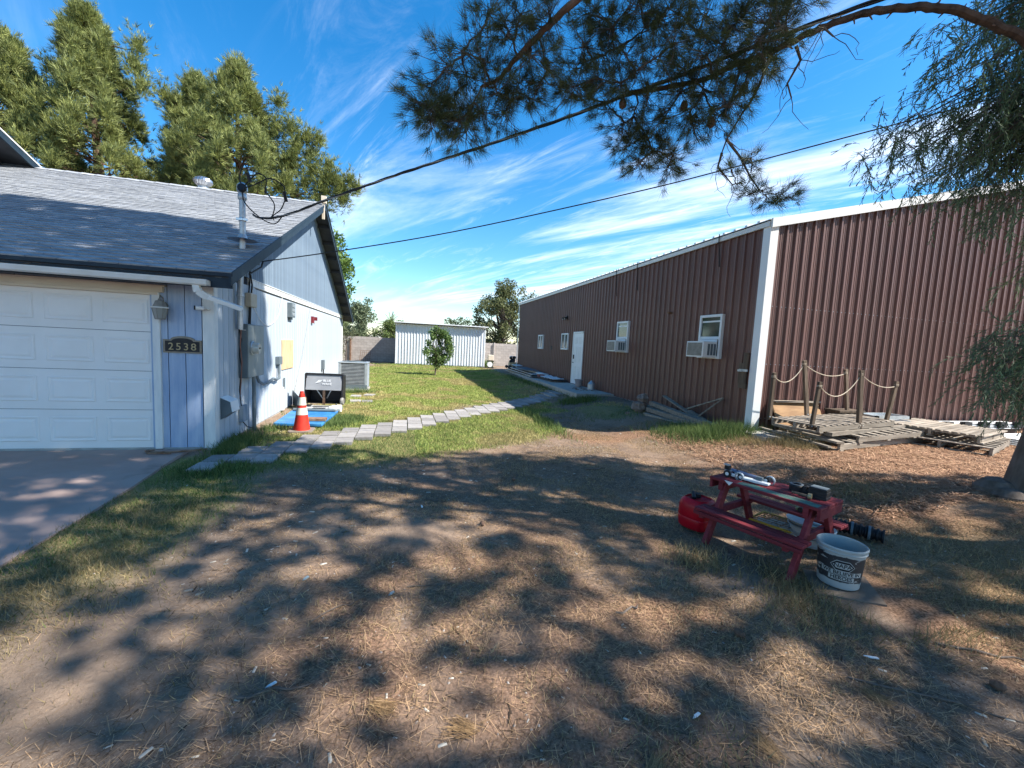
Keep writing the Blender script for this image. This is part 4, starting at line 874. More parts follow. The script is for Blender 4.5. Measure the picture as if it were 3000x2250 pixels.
# right-hand pallets
pallet('grey block pallet with open slats lying to the right of the roped stack', (10.0, 5.55, .42), R(18), 1.9, 1.25, .13, 12, False, tilt=(R(1), R(1)))
pr_ = [o for o in bpy.data.objects if o.get('label') == 'grey block pallet with open slats lying to the right of the roped stack'][0]
for k in range(13):
    y = -.62+1.24*k/12; MB().box(-.95, .95, y-.035, y+.035, .113, .131+rnd.uniform(-.001, .002)).build('slat', m_wood, pr_)
for k in range(5):
    y = -.62+1.24*k/4; MB().box(-.95, .95, y-.035, y+.035, .0, .017).build('slat', m_wood, pr_)
for k in range(3):
    x = -.88+.88*k; MB().box(x-.05, x+.05, -.63, .63, .085, .112).build('cross_board', m_wood, pr_)
    for y in (-.57, 0, .57): MB().box(x-.06, x+.06, y-.05, y+.05, .018, .084).build('spacer_block', m_wood2, pr_)
pallet('lower weathered pallet under the slatted block pallet', (9.85, 5.35, .26), R(20), 1.8, 1.25, .14, 8, True)
# plywood ramp leaning in the corner
q = MB(); q.prism([(6.64, 5.95, .26), (7.75, 5.98, .24), (8.00, 6.47, .80), (6.86, 6.47, .83)], (0, .045, .03)); tag(q.build('plywood_sheet', m_ply), 'brown plywood sheet leaning against the front wall behind the roped posts', 'plywood')
q = MB(); q.box(6.88, 7.98, 6.40, 6.50, .835, .865); tag(q.build('timber_batten', m_wood), 'grey batten resting along the top edge of the plywood sheet', 'board')
q = MB(); q.box(8.10, 8.75, 6.10, 6.42, .70, .735); q.box(8.12, 8.73, 6.12, 6.4, .62, .70); tag(q.build('shallow_crate', m_wood2), 'shallow dark timber tray against the front wall behind the right posts', 'tray')
q = MB(); q.box(8.85, 9.75, 5.95, 6.0, .60, .66); q.box(8.85, 9.75, 6.35, 6.4, .60, .66); q.box(8.85, 8.9, 5.95, 6.4, .60, .66); q.box(9.7, 9.75, 5.95, 6.4, .60, .66); q.box(8.85, 9.75, 5.95, 6.4, .55, .57)
tag(q.build('metal_frame_tray', m_galv), 'galvanised metal frame tray at the right end of the roped stack', 'metal frame')
for i, (x0, x1, y0, y1, z, rz_, lb) in enumerate(((10.6, 13.2, 6.0, 6.4, .50, 0, 'white metal sheets stacked behind the slatted pallet against the front wall'), (11.2, 14.0, 5.1, 5.75, .36, 0, 'white corrugated sheets lying at the right edge under the drooping leaves'))):
    sh = thing('white_sheets', lb, 'metal sheets', (x0, y0, .24), 'white sheets by the front wall')
    for k in range(4): MB().box(x0+.05*k, x1+.03*k, y0+.02*k, y1-.01*k, z-.03*(3-k)-.012, z-.03*(3-k)).build('sheet', m_white, sh)
    for k in range(5): x = x0+.2+k*.55; MB().box(x, x+.22, y0-.03, y0+.06, z-.08, z+.045).build('spacer_block', m_black, sh)
    MB().box(x0+.1, x1, y0+.05, y1-.05, .20, z-.11).build('bearer', m_wood2, sh)

# ------------------------------------------------------------------ condenser, cart, cone, board
cn = thing('condenser_unit', 'grey louvred air conditioning condenser standing beside the gable wall', 'air conditioner', (-1.55, 14.2, 0))
x0, x1, y0, y1, z0, z1 = -2.02, -1.16, 13.9, 14.72, .06, .90
MB().box(x0+.04, x1-.04, y0+.04, y1-.04, z0+.02, z1-.03).build('coil', m_soffit, cn)
MB().box(x0-.03, x1+.03, y0-.03, y1+.03, 0, .06).build('pad', m_conc, cn)
for (a, b_) in ((x0, y0), (x1-.09, y0), (x0, y1-.09), (x1-.09, y1-.09)): MB().box(a, a+.09, b_, b_+.09, z0, z1-.03).build('corner_post', m_galv, cn, bevel=.02)
for k in range(17):
    z = z0+.07+(z1-z0-.14)*k/16
    MB().prism([(x0+.09, y0+.004, z-.004), (x0+.09, y0+.03, z+.012), (x0+.09, y0+.034, z+.008), (x0+.09, y0+.004, z-.013)], (x1-x0-.18, 0, 0)).build('louver', m_galv, cn)
    MB().prism([(x1-.004, y0+.09, z-.012), (x1-.03, y0+.09, z+.014), (x1-.034, y0+.09, z+.009), (x1-.004, y0+.09, z-.018)], (0, y1-y0-.18, 0)).build('louver', m_galv, cn)
MB().box(x0-.012, x1+.012, y0-.012, y1+.012, z1-.035, z1).build('top_cover', m_galv, cn, bevel=.012)
q = MB()
for k in range(6): r_ = .08+.055*k; q.tube([(x0+.43+r_*math.cos(t_), y0+.41+r_*math.sin(t_), z1+.025-.003*k) for t_ in np.linspace(0, 2*math.pi, 25)], .004, 4)
for k in range(10): a = 2*math.pi*k/10; q.tube([(x0+.43, y0+.41, z1+.03), (x0+.43+.37*math.cos(a), y0+.41+.37*math.sin(a), z1+.005)], .004, 4)
q.build('fan_guard', m_grey, cn)
MB().box(x0+.0, x1-.0, y0-.003, y0+.006, z0, z0+.13).build('base_pan', m_grey, cn)

CT = thing('tipped_cart', 'black wheeled cart tipped up by the pale wall, its grey panel lettered in white', 'cart', (-1.75, 10.1, 0), rz=R(-7), local=True)
# local frame: x right, y back, origin on the ground at centre
q = MB(); q.prism([(-.39, .02, .80), (.37, .02, .80), (.37, -.06, .46), (-.39, -.06, .46)], (0, .02, .005)); q.build('panel', mat('grey_panel', (.25, .26, .28), (.3, .31, .33), 3, .5), CT)
q = MB(); q.box(-.42, .40, -.0, .07, .79, .83); q.bar((-.41, .02, .81), (-.41, -.02, .14), .035, .05, (0, 1, 0)); q.bar((.39, .02, .81), (.385, -.02, .14), .035, .05, (0, 1, 0)); q.build('edge_moulding', m_black, CT, bevel=.006)
q = MB(); q.box(-.38, .36, .28, .30, .14, .78); q.box(-.40, -.38, .0, .30, .14, .78); q.box(.36, .38, .0, .30, .14, .78); q.box(-.38, .36, .04, .30, .14, .16); q.box(-.38, .36, .04, .28, .76, .785); q.build('hood', m_black, CT)
q = MB(); q.bar((-.17, .0, .46), (-.06, .06, .26), .018, .018); q.bar((.14, .0, .45), (.03, .06, .26), .018, .018); q.bar((.27, .0, .16), (.18, .1, .06), .02, .02); q.build('strut', m_galv, CT)
q = MB(); q.bar((0, -.03, .49), (-.03, .05, .12), .05, .03, (0, 1, 0)); q.build('lift_arm', m_rust, CT)
for sx_ in (-.42, .40): MB().lathe([(0, -.03), (.075, -.03), (.085, 0), (.075, .03), (0, .03)], 18, (0, 0, 0), Matrix.Translation((sx_, -.06, .22)) @ Matrix.Rotation(R(90), 4, 'Y')).build('wheel', m_lamp if sx_ > 0 else m_rust, CT, smooth=True)
for body, sz_, px_, pz_ in (('BLUE', .075, .06, .668), ('WAVE', .075, .06, .598)):
    me = text_mesh(body, sz_, m_white2, 'lettering'); me.transform(Matrix.Shear('XY', 4, (.0, .0)) if False else Matrix.Identity(4)); inst('lettering', me, CT, (px_, -.028+.08*(pz_-.6)/.34*.9-.012, pz_), (R(90-13), 0, 0))
q = MB()
for k in range(3): q.prism([(-.20+.035*k, -.034, .60+.01*k), (-.17+.035*k, -.030, .61+.01*k), (-.09+.03*k, -.022, .69), (-.12+.03*k, -.022, .68)], (0, -.003, 0))
q.build('swoosh_mark', m_white2, CT)
q = MB(); q.box(-.42, .40, -.62, -.02, .085, .105); q.box(-.40, .38, -.64, -.60, .05, .12); q.build('base_frame', m_galv, CT, bevel=.006)
q = MB(); q.box(-.16, .18, -.34, -.24, .106, .125); q.box(-.1, .15, -.50, -.42, .106, .12); q.box(-.36, -.22, -.3, -.12, .106, .14); q.build('track', m_black, CT)
q = MB(); q.box(-.32, .28, -.42, -.36, .106, .118); q.box(-.3, .33, -.20, -.16, .106, .118); q.box(.24, .38, -.5, -.2, .106, .15); q.box(-.40, -.25, -.5, -.38, .106, .14); q.build('guard_plate', m_white, CT, bevel=.004)
q = MB(); q.tube([(-.42, -.66, .10), (.42, -.66, .10)], .035, 12); q.tube([(.40, -.60, .06), (.40, -.10, .06)], .03, 10); q.build('roller', m_grey, CT, smooth=True)
for p in ((.34, -.58), (.40, -.30)): MB().box(p[0]-.05, p[0]+.05, p[1]-.04, p[1]+.04, .02, .17).build('bracket', m_white, CT, bevel=.008)
bb = MB(); bb.prism([(-2.26, 8.16, .02), (-1.44, 8.06, .02), (-1.38, 9.55, .02), (-2.30, 9.75, .02)], (0, 0, .055)); tag(bb.build('blue_foam_board', m_bluep, bevel=.012), 'flat bright blue board lying on the ground behind the traffic cone', 'board')
bb = MB(); bb.box(-1.85, -1.42, 8.30, 8.50, .08, .125); tag(bb.build('dark_brick', m_rust, bevel=.004), 'reddish brown bar lying on the blue board right of the cone', 'bar')
tcn = thing('traffic_cone', 'orange traffic cone with two white reflective bands beside the path', 'traffic cone', (-1.71, 7.75, 0))
cx, cy = -1.71, 7.78
def cr_(z): return .135-(z-.03)*(.135-.035)/.66
MB().prism([(cx-.19, cy-.15, .0), (cx-.15, cy-.19, .0), (cx+.15, cy-.19, .0), (cx+.19, cy-.15, .0), (cx+.19, cy+.15, .0), (cx+.15, cy+.19, .0), (cx-.15, cy+.19, .0), (cx-.19, cy+.15, .0)], (0, 0, .035)).build('base', mat('dirty_rubber', (.22, .18, .15), rough=.9), tcn, bevel=.006)
for za, zb, m_, nm in ((.035, .30, m_orange, 'cone_body'), (.30, .42, m_reflect, 'reflective_band'), (.42, .465, m_orange, 'cone_body'), (.465, .60, m_reflect, 'reflective_band'), (.60, .66, m_orange, 'cone_body')):
    e = .003 if m_ is m_reflect else 0; q = MB(); q.lathe([(cr_(za)+e, za), (cr_(zb)+e, zb)]+([(0, zb)] if zb == .66 else []), 28, (cx, cy, 0)); q.build(nm, m_, tcn, smooth=True)
q = MB(); q.lathe([(.040, .655), (.030, .668), (.034, .675), (.03, .70), (.022, .70), (.02, .66)], 20, (cx, cy, 0)); q.build('cone_tip', m_orange, tcn, smooth=True)

# ------------------------------------------------------------------ picnic table and what lies on and around it
TB = thing('picnic_table', 'small child size red painted picnic table with a worn green stripe', 'picnic table', (3.10, 2.83, .0), rz=math.atan2(-.945, .327), local=True)
LT = .88
for k, (v0, v1) in enumerate(((-.215, -.08), (-.072, .066), (.074, .215))):
    MB().box(-LT/2, LT/2, v0, v1, .525, .55).build('top_board', m_redw, TB, bevel=.004)
gs = MB(); 
for i in range(9):
    xa = -.20+.068*i; gs.box(xa, xa+.0679, -.198+.006*math.sin(i*2.1), -.100+.012*math.sin(i*1.3), .5502, .5509)
# local x axis runs from far left to near right of the picture; v negative = near side
o = gs.build('green_paint_stripe', m_green, TB)
for sx_ in (-1, 1):
    xx = sx_*.34
    MB().box(xx-.02, xx+.02, -.205, .205, .445, .523).build('top_cleat', m_redw, TB, bevel=.004)
    MB().box(sx_*(LT/2)-.012*(sx_+1), sx_*(LT/2)+.012*(1-sx_), -.21, .21, .452, .524).build('end_rail', m_redw, TB, bevel=.003)
    MB().box(xx-.045, xx-.005, -.43, .43, .215, .275).build('bench_bearer', m_redw, TB, bevel=.004)
    for sy_ in (-1, 1):
        q = MB(); q.bar((xx+.018, sy_*.13, .50), (xx+.018, sy_*.40, -.01), .075, .036, (1, 0, 0)); q.build('leg', m_redw, TB, bevel=.004)
for sy_ in (-1, 1):
    for k in range(2): y = sy_*(.31+.085*k); MB().box(-LT/2+.01, LT/2-.01, y-.038, y+.038, .277, .302).build('bench_board', m_redw, TB, bevel=.004)
    MB().box(-LT/2+.01, LT/2-.01, sy_*.44-.008, sy_*.44+.008, .245, .276).build('bench_edge', m_redw, TB, bevel=.003)
bpy.context.view_layer.update(); TM = TB.matrix_world.copy(); trz = TB.rotation_euler.z
def on_table(x, y, z): return TM @ Vector((x, y, z))
def put(name, label, cat_, x, y, z, da=0, group=None):
    p = on_table(x, y, z); return thing(name, label, cat_, p, group, trz+da, True)
# toy racing cars: pale low body with black wheels
tcx = put('toy_vehicle', 'pale blue grey toy racer with black wheels on the far end of the table', 'toy', -.22, -.02, .552, R(4))
q = MB(); q.prism([(-.17, -.05, .018), (-.10, -.055, .012), (.10, -.05, .004), (.20, -.03, .004), (.20, .03, .004), (.10, .02, .004), (-.10, -.005, .012), (-.17, -.01, .018)], (0, 0, .02)); q.build('body', mat('toy_pale', (.55, .60, .62), (.62, .66, .67), 5, .35), tcx, bevel=.006)
q = MB(); q.prism([(-.17, .03, .035), (.12, .045, .02), (.14, .075, .02), (-.15, .075, .035)], (0, 0, .022)); q.build('side_pod', mat('toy_blue', (.16, .20, .30), rough=.4), tcx, bevel=.006)
q = MB(); q.box(-.18, -.13, -.02, .05, .038, .05); q.bar((-.16, .01, .04), (-.17, .01, .09), .012, .012); q.box(-.20, -.15, -.01, .03, .09, .10); q.build('mast', m_galv, tcx)
q = MB(); q.box(-.19, -.145, -.005, .03, .052, .085); q.build('motor', m_black, tcx); q = MB(); q.box(.08, .14, .0, .04, .02, .055); q.build('cockpit', m_grey, tcx, bevel=.008)
for (a, b_, r_) in ((-.13, -.065, .032), (-.02, -.045, .027), (-.10, .05, .028), (.15, .055, .030)):
    w_ = MB().lathe([(0, -.011), (r_, -.011), (r_, .011), (0, .011)], 18, (0, 0, 0), Matrix.Translation((a, b_, r_)) @ Matrix.Rotation(R(90), 4, 'X')).build('wheel', m_black, tcx, smooth=True)
    MB().lathe([(0, -.0125), (r_*.5, -.0125), (r_*.5, .0125), (0, .0125)], 14, (0, 0, 0), Matrix.Translation((a, b_, r_)) @ Matrix.Rotation(R(90), 4, 'X')).build('hub', m_vinyl, w_, smooth=True)
for (a, b_, r_) in ((-.03, -.052, .030), (.18, .06, .034)):
    q = MB(); q.lathe([(r_, -.012), (r_+.008, -.01), (r_+.008, .01), (r_, .012)], 18, (0, 0, 0), Matrix.Translation((a, b_, r_)) @ Matrix.Rotation(R(90), 4, 'X')); q.build('wheel_rim', m_galv, tcx, smooth=True)
tcl = put('pipe_clamp', 'black ribbed plastic clamp lying open on the table beside the square block', 'clamp', .17, .09, .552, R(10))
q = MB(); q.lathe([(.032, 0), (.052, 0), (.055, .05), (.045, .062), (.032, .06), (.032, 0)], 20, (-.02, 0, 0)); q.box(.02, .085, -.03, .035, 0, .042); q.box(.03, .055, -.04, .0, .03, .065); q.lathe([(0, .0), (.022, .0), (.022, .02), (0, .02)], 12, (.05, -.01, .045)); q.build('body', m_black, tcl, bevel=.003)
MB().lathe([(.033, .0605), (.05, .0605), (.05, .063), (.033, .063)], 20, (-.02, 0, 0)).build('rim', m_grey, tcl)
tbk = put('ribbed_block', 'square black ribbed block standing at the near right end of the table', 'block', .32, .075, .552, R(3))
q = MB()
for k in range(4): e = .004*(k % 2); q.box(-.065+e, .065-e, -.05+e, .05-e, .021*k, .021*k+.020)
q.build('body', m_black, tbk, bevel=.002); MB().box(-.055, .055, -.04, .04, .084, .088).build('lid', m_grey, tbk)
tw_ = put('roller_end', 'small tan roller with a ring end beside the square black block', 'roller', .26, -.03, .552, R(12))
q = MB(); q.tube([(-.09, 0, .02), (.03, -.01, .02)], .010, 8); q.build('handle', m_wood2, tw_, smooth=True); MB().lathe([(.008, -.012), (.022, -.012), (.022, .012), (.008, .012), (.008, -.012)], 16, (0, 0, 0), Matrix.Translation((.035, -.012, .023)) @ Matrix.Rotation(R(90), 4, 'Y')).build('ring', m_gold, tw_, smooth=True)
q = MB(); q.prism([(0, 0, 0), (.075, 0, 0), (.045, 0, -.035)], (0, -.002, 0)); o = q.build('torn_tag', m_vinyl); o.location = on_table(-.30, -.217, .552); o.rotation_euler = (0, 0, trz); tag(o, 'small torn white label hanging off the edge of the red table', 'label')
# second little car on the far bench
tc2 = put('toy_vehicle', 'small olive and white toy with black wheels on the far bench', 'toy', .16, .37, .303, R(8))
q = MB(); q.prism([(-.10, -.02, .01), (.08, -.02, .01), (.10, .02, .01), (-.10, .02, .01)], (0, 0, .025)); q.build('body', mat('toy_olive', (.22, .24, .12), rough=.5), tc2, bevel=.005); q = MB(); q.box(.06, .12, -.025, .025, .01, .04); q.build('nose', m_vinyl, tc2, bevel=.005)
for a in (-.06, .09): MB().lathe([(0, -.03), (.022, -.03), (.022, .03), (0, .03)], 14, (0, 0, 0), Matrix.Translation((a, 0, .022)) @ Matrix.Rotation(R(90), 4, 'X')).build('wheel', m_black, tc2, smooth=True)
# red tub
rb = thing('red_container', 'bright red plastic tub with rounded faceted sides behind the far left table legs', 'tub', (2.78, 3.33, .0), rz=R(20), local=True)
def tub(prof, m_, nm, par, n_=8, e=.35):
    q = MB(); K = 32
    for rr, z in prof:
        for k in range(K):
            t_ = 2*math.pi*k/K; c, s_ = math.cos(t_), math.sin(t_); f_ = (abs(c)**4+abs(s_)**4)**(-.25)
            q.v.append((rr*f_*c*.95, rr*f_*s_*.95, z))
    for i in range(len(prof)-1):
        for k in range(K): a = i*K; q.f.append((a+k, a+(k+1) % K, a+K+(k+1) % K, a+K+k))
    q.f.append(tuple(reversed(range(K)))); q.f.append(tuple((len(prof)-1)*K+k for k in range(K)))
    return q.build(nm, m_, par, smooth=True)
tub([(.13, 0), (.145, .02), (.155, .10), (.15, .11), (.155, .12), (.15, .22), (.135, .265), (.11, .285), (.105, .27), (.06, .262)], m_red, 'body', rb)
q = MB(); q.tube([(-.02, .03, .27), (.04, .08, .30), (.09, .09, .285)], .02, 8); q.lathe([(0, .262), (.035, .262), (.035, .30), (0, .305)], 12, (.06, .05, 0)); q.build('cap', m_black, rb, smooth=True)
# yellow crate with tiles
yc = thing('yellow_crate', 'low yellow wire crate holding beige tiles under the table', 'crate', (3.52, 3.12, 0.0), rz=trz+R(8), local=True)
q = MB(); a, b_ = .20, .15
q.tube([(-a, -b_, .09), (-a+.04, b_, .10), (a, b_, .09), (a, -b_, .08), (-a, -b_, .09)], .011, 8); q.tube([(-a+.02, -b_+.02, .01), (-a+.04, b_-.02, .01), (a-.02, b_-.02, .01), (a-.02, -b_+.02, .01), (-a+.02, -b_+.02, .01)], .008, 6)
for k in range(6): x = -a+.05+.065*k; q.tube([(x, -b_, .088), (x, -b_+.02, .01)], .005, 5); q.tube([(x, b_, .092), (x, b_-.02, .01)], .005, 5)
q.build('rim', m_yellow, yc, smooth=True)
for k, (x, y, rz_, tl) in enumerate(((-.08, -.03, .3, .12), (.06, .04, .1, -.08), (.0, -.05, -.3, .15), (.10, -.06, .5, .05))):
    o = inst('tile', MB().box(-.075, .075, -.07, .07, 0, .012).mesh('tile', m_tile), yc, (x, y, .05+.012*k), (tl, .08, rz_))
q = MB()
for k in range(5): q.tube([(-.15+.07*k, -.14, .105), (-.10+.07*k, .14, .11)], .003, 4); q.tube([(-.18, -.12+.06*k, .107), (.18, -.10+.055*k, .107)], .003, 4)
q.build('wire_grid', m_rust, yc)
# wheel rims
wr = thing('wheel_rim_stack', 'stack of dusty pale steel wheel rims under the right end of the table', 'wheel rims', (3.64, 2.86, 0), rz=.2, local=True)
def rimprof(z0, r_, h): return [(r_*.3, z0+h*.4), (r_*.8, z0+h*.35), (r_*.86, z0+h*.1), (r_, z0), (r_+.008, z0+.008), (r_*.9, z0+h*.25), (r_*.88, z0+h*.75), (r_+.008, z0+h-.008), (r_, z0+h), (r_*.86, z0+h*.9), (r_*.8, z0+h*.55), (r_*.3, z0+h*.5)]
m_rim = mat('dusty_steel', (.34, .34, .33), (.46, .46, .45), 7, .6, .1, c3=(.2, .1, .06), t3=(.66, .72), s3=7)
for k in range(2): MB().lathe(rimprof(.01+.075*k, .19-.01*k, .075), 32, (0, .01*k, 0)).build('rim', m_rim, wr, smooth=True)
q = MB(); q.lathe([(.0, .165), (.10, .162), (.15, .185), (.16, .20), (.150, .195), (.10, .17), (0, .172)], 28, (-.03, .04, 0)); q.build('dish', m_pail, wr, smooth=True)
o = inst('crumpled_bag', MB().lathe([(0, 0), (.06, .0), (.08, .02), (.05, .045), (.02, .04), (0, .05)], 9).mesh('crumpled_bag', m_vinyl), wr, (.06, .0, .165), (.1, .1, .4))
# black corrugated hose
q = MB(); pts = []; rr = []
A_, B_ = Vector((3.62, 3.20, .07)), Vector((4.30, 2.78, .07))
A_, B_ = Vector((4.02, 3.17, .07)), Vector((4.33, 2.72, .07))
for k in range(60):
    t_ = k/59; pts.append(A_.lerp(B_, t_)+Vector((0, .03*math.sin(t_*3), 0))); rr.append(.055+.008*(1 if (k//2) % 2 else -1)+(.006 if .45 < t_ < .55 else 0))
q.tube(pts, rr, 16); hz_ = q.build('corrugated_hose', m_black); tag(hz_, 'short thick black corrugated hose lying on the ground right of the red table', 'hose')
for t_ in (.12, .55, .78): p = A_.lerp(B_, t_); MB().tube([p, p+(B_-A_).normalized()*.02], .068, 16).build('clamp_band', m_grey, hz_, smooth=True)
# pail with printed label
PC = (3.19, 2.27); pail = thing('paint_pail', 'grey white plastic pail with black printed slogan beside the red table', 'bucket', (PC[0], PC[1], .012), rz=0, local=True)
H_ = .305; rbot, rtop = .128, .148
def prr(z): return rbot+(rtop-rbot)*z/H_
m_print = bpy.data.materials.new('pail_print'); m_print.use_nodes = True; t = m_print.node_tree; b = t.nodes['Principled BSDF']; b.inputs['Roughness'].default_value = .45; L = t.links
tc_ = t.nodes.new('ShaderNodeTexCoord'); no = t.nodes.new('ShaderNodeTexNoise'); mp2 = t.nodes.new('ShaderNodeMapping'); mp2.inputs['Scale'].default_value = (12, 12, 38); L.new(tc_.outputs['Object'], mp2.inputs[0]); L.new(mp2.outputs[0], no.inputs['Vector']); no.inputs['Scale'].default_value = 1; no.inputs['Detail'].default_value = 6; no.inputs['Distortion'].default_value = .6
sx2 = t.nodes.new('ShaderNodeSeparateXYZ'); L.new(tc_.outputs['Object'], sx2.inputs[0])
def mr(v, a, b_, c=0, d=1):
    q_ = t.nodes.new('ShaderNodeMapRange'); q_.interpolation_type = 'SMOOTHSTEP'
    for i, w_ in enumerate((a, b_, c, d)): q_.inputs[i+1].default_value = w_
    L.new(v, q_.inputs[0]); return q_.outputs[0]
def mth(op, a, b_):
    q_ = t.nodes.new('ShaderNodeMath'); q_.operation = op
    for i, v_ in enumerate((a, b_)):
        if isinstance(v_, (int, float)): q_.inputs[i].default_value = v_
        else: L.new(v_, q_.inputs[i])
    return q_.outputs[0]
zb_ = mth('MULTIPLY', mr(sx2.outputs[2], .035, .065), mr(sx2.outputs[2], .262, .225))
f_ = mr(mth('ADD', no.outputs[0], mth('MULTIPLY', mth('SUBTRACT', zb_, .5), .42)), .56, .60)
cm = t.nodes.new('ShaderNodeMix'); cm.data_type = 'RGBA'; L.new(f_, cm.inputs[0]); cm.inputs[6].default_value = (.39, .41, .39, 1); cm.inputs[7].default_value = (.03, .032, .035, 1); L.new(cm.outputs[2], b.inputs['Base Color'])
MB().lathe([(0, .008), (rbot-.006, .0), (rbot, .006), (prr(.26), .26)], 48).build('body', m_print, pail, smooth=True)
MB().lathe([(prr(.26), .26), (prr(.26)+.008, .262), (prr(.275)+.009, .268), (prr(.275)+.003, .272), (prr(.28)+.005, .285), (prr(.29)+.010, .290), (prr(.3)+.010, .300), (prr(.3)+.004, .307), (prr(.3)-.004, .303), (rbot-.006, .012), (0, .012)], 48).build('rim', m_pail, pail, smooth=True)
ac_ = math.atan2(-PC[1], -PC[0]) + R(8)
def wrap(me, zc, a0, off):
    for v in me.vertices:
        x, y, z = v.co; zz_ = zc+y; rr_ = prr(zz_)+off+z; a = a0+x/prr(zz_); v.co = (rr_*math.cos(a), rr_*math.sin(a), zz_)
    me.update(); return me
def strip_mesh(w, h, m_, nm, poly=None):
    q = MB(); n_ = 24
    for i in range(n_+1):
        x = -w/2+w*i/n_; e = 1 if poly is None else min(1, (w/2-abs(x))/(poly))
        q.v += [(x, -h/2*e, 0), (x, h/2*e, 0)]
    for i in range(n_): q.f.append((2*i, 2*i+2, 2*i+3, 2*i+1))
    return q.mesh(nm, m_)
for w, h, m_, off, zc, pl in ((.150, .078, m_pail, .0008, .178, .035), (.140, .068, m_black, .0014, .178, .032), (.118, .040, m_pail, .0020, .178, .022), (.262, .033, m_pail, .0012, .122, None), (.155, .033, m_pail, .0012, .084, None)):
    inst('logo_shield', wrap(strip_mesh(w, h, m_, 'logo_shield', pl), zc, ac_, off), pail, (0, 0, 0))
for s_, sz_, zc, off, a_off in (('NAPA', .040, .178, .0026, 0), ('WE BELIEVE IN', .036, .122, .0018, 0), ('HEROES', .036, .084, .0018, 0)):
    inst('lettering', wrap(text_mesh(s_, sz_, m_black, 'lettering', .0003, .0008), zc, ac_+a_off, off), pail, (0, 0, 0))

# ------------------------------------------------------------------ trees
_R = np.array([[r2.x, r2.y, r2.z], [u2.x, u2.y, u2.z], [fw.x, fw.y, fw.z]])
def inview(P, mg=60):
    q = (P-np.array([0, 0, 1.65])) @ _R.T; z = q[:, 2]; zs = np.where(z > .05, z, 1)
    x = 1500+FPX*q[:, 0]/zs; y = 1125-FPX*q[:, 1]/zs
    return (z > .05) & (x > -mg) & (x < 3000+mg) & (y > -mg) & (y < 2250+mg)
def twig_tubes(segs, n_=5):
    m_ = MB()
    for pts, r0, r1 in segs: m_.tube(pts, [r0+(r1-r0)*i/(len(pts)-1) for i in range(len(pts))], n_, cap=False)
    return m_
def wob(a, b, k, amp):
    a = Vector(a); b = Vector(b); L_ = (b-a).length
    return [a.lerp(b, i/k)+Vector((rnd.gauss(0, 1), rnd.gauss(0, 1), rnd.gauss(0, 1)))*amp*L_*math.sin(math.pi*i/k) for i in range(k+1)]

# --- pine right of the camera: trunk outside the picture, limbs reach over the yard
LIMB1 = [(8.3, .7, 3.3), (7.2, 1.5, 3.75), (6.1, 2.15, 4.05), (5.13, 2.44, 4.13), (4.76, 2.5, 4.32), (4.43, 2.54, 4.39), (4.1, 2.59, 4.45), (3.86, 2.7, 4.49), (3.61, 2.83, 4.5), (3.37, 2.98, 4.45), (3.15, 3.12, 4.37), (2.97, 3.21, 4.28), (2.77, 3.35, 4.23), (2.5, 3.54, 4.14), (1.98, 3.78, 4.08)]
LIMB2 = [(8.3, .7, 5.6), (6.2, 1.2, 6.3), (4.2, 1.9, 6.1), (2.8, 2.5, 5.5), (1.71, 3.01, 4.72), (1.26, 3.42, 4.46), (1.03, 3.53, 4.25), (.81, 3.61, 4.02), (.72, 3.7, 3.92), (.57, 3.77, 3.85)]
CA = [[0.09, 3.81, 3.65], [0.15, 3.92, 3.85], [0.23, 4.19, 3.77], [0.25, 3.76, 3.92], [0.34, 4.02, 3.86], [0.39, 3.83, 3.57], [0.4, 3.75, 4.1], [0.48, 4.03, 4.01], [0.49, 3.87, 3.69], [0.55, 3.73, 4.29], [0.55, 3.59, 3.96], [0.65, 3.94, 3.72], [0.62, 3.72, 4.45], [0.71, 3.76, 3.83], [0.81, 4.0, 3.78], [0.71, 3.45, 4.11], [0.86, 3.84, 3.84], [0.94, 3.93, 4.05], [0.81, 3.44, 4.26], [1.02, 3.88, 3.91], [0.93, 3.48, 4.0], [1.07, 3.72, 3.95], [1.06, 3.68, 4.38], [1.03, 3.36, 4.29], [1.15, 3.73, 4.09], [0.14, 3.86, 3.55], [0.48, 4.03, 3.59], [.2, 3.85, 3.6], [.3, 3.9, 3.62]]
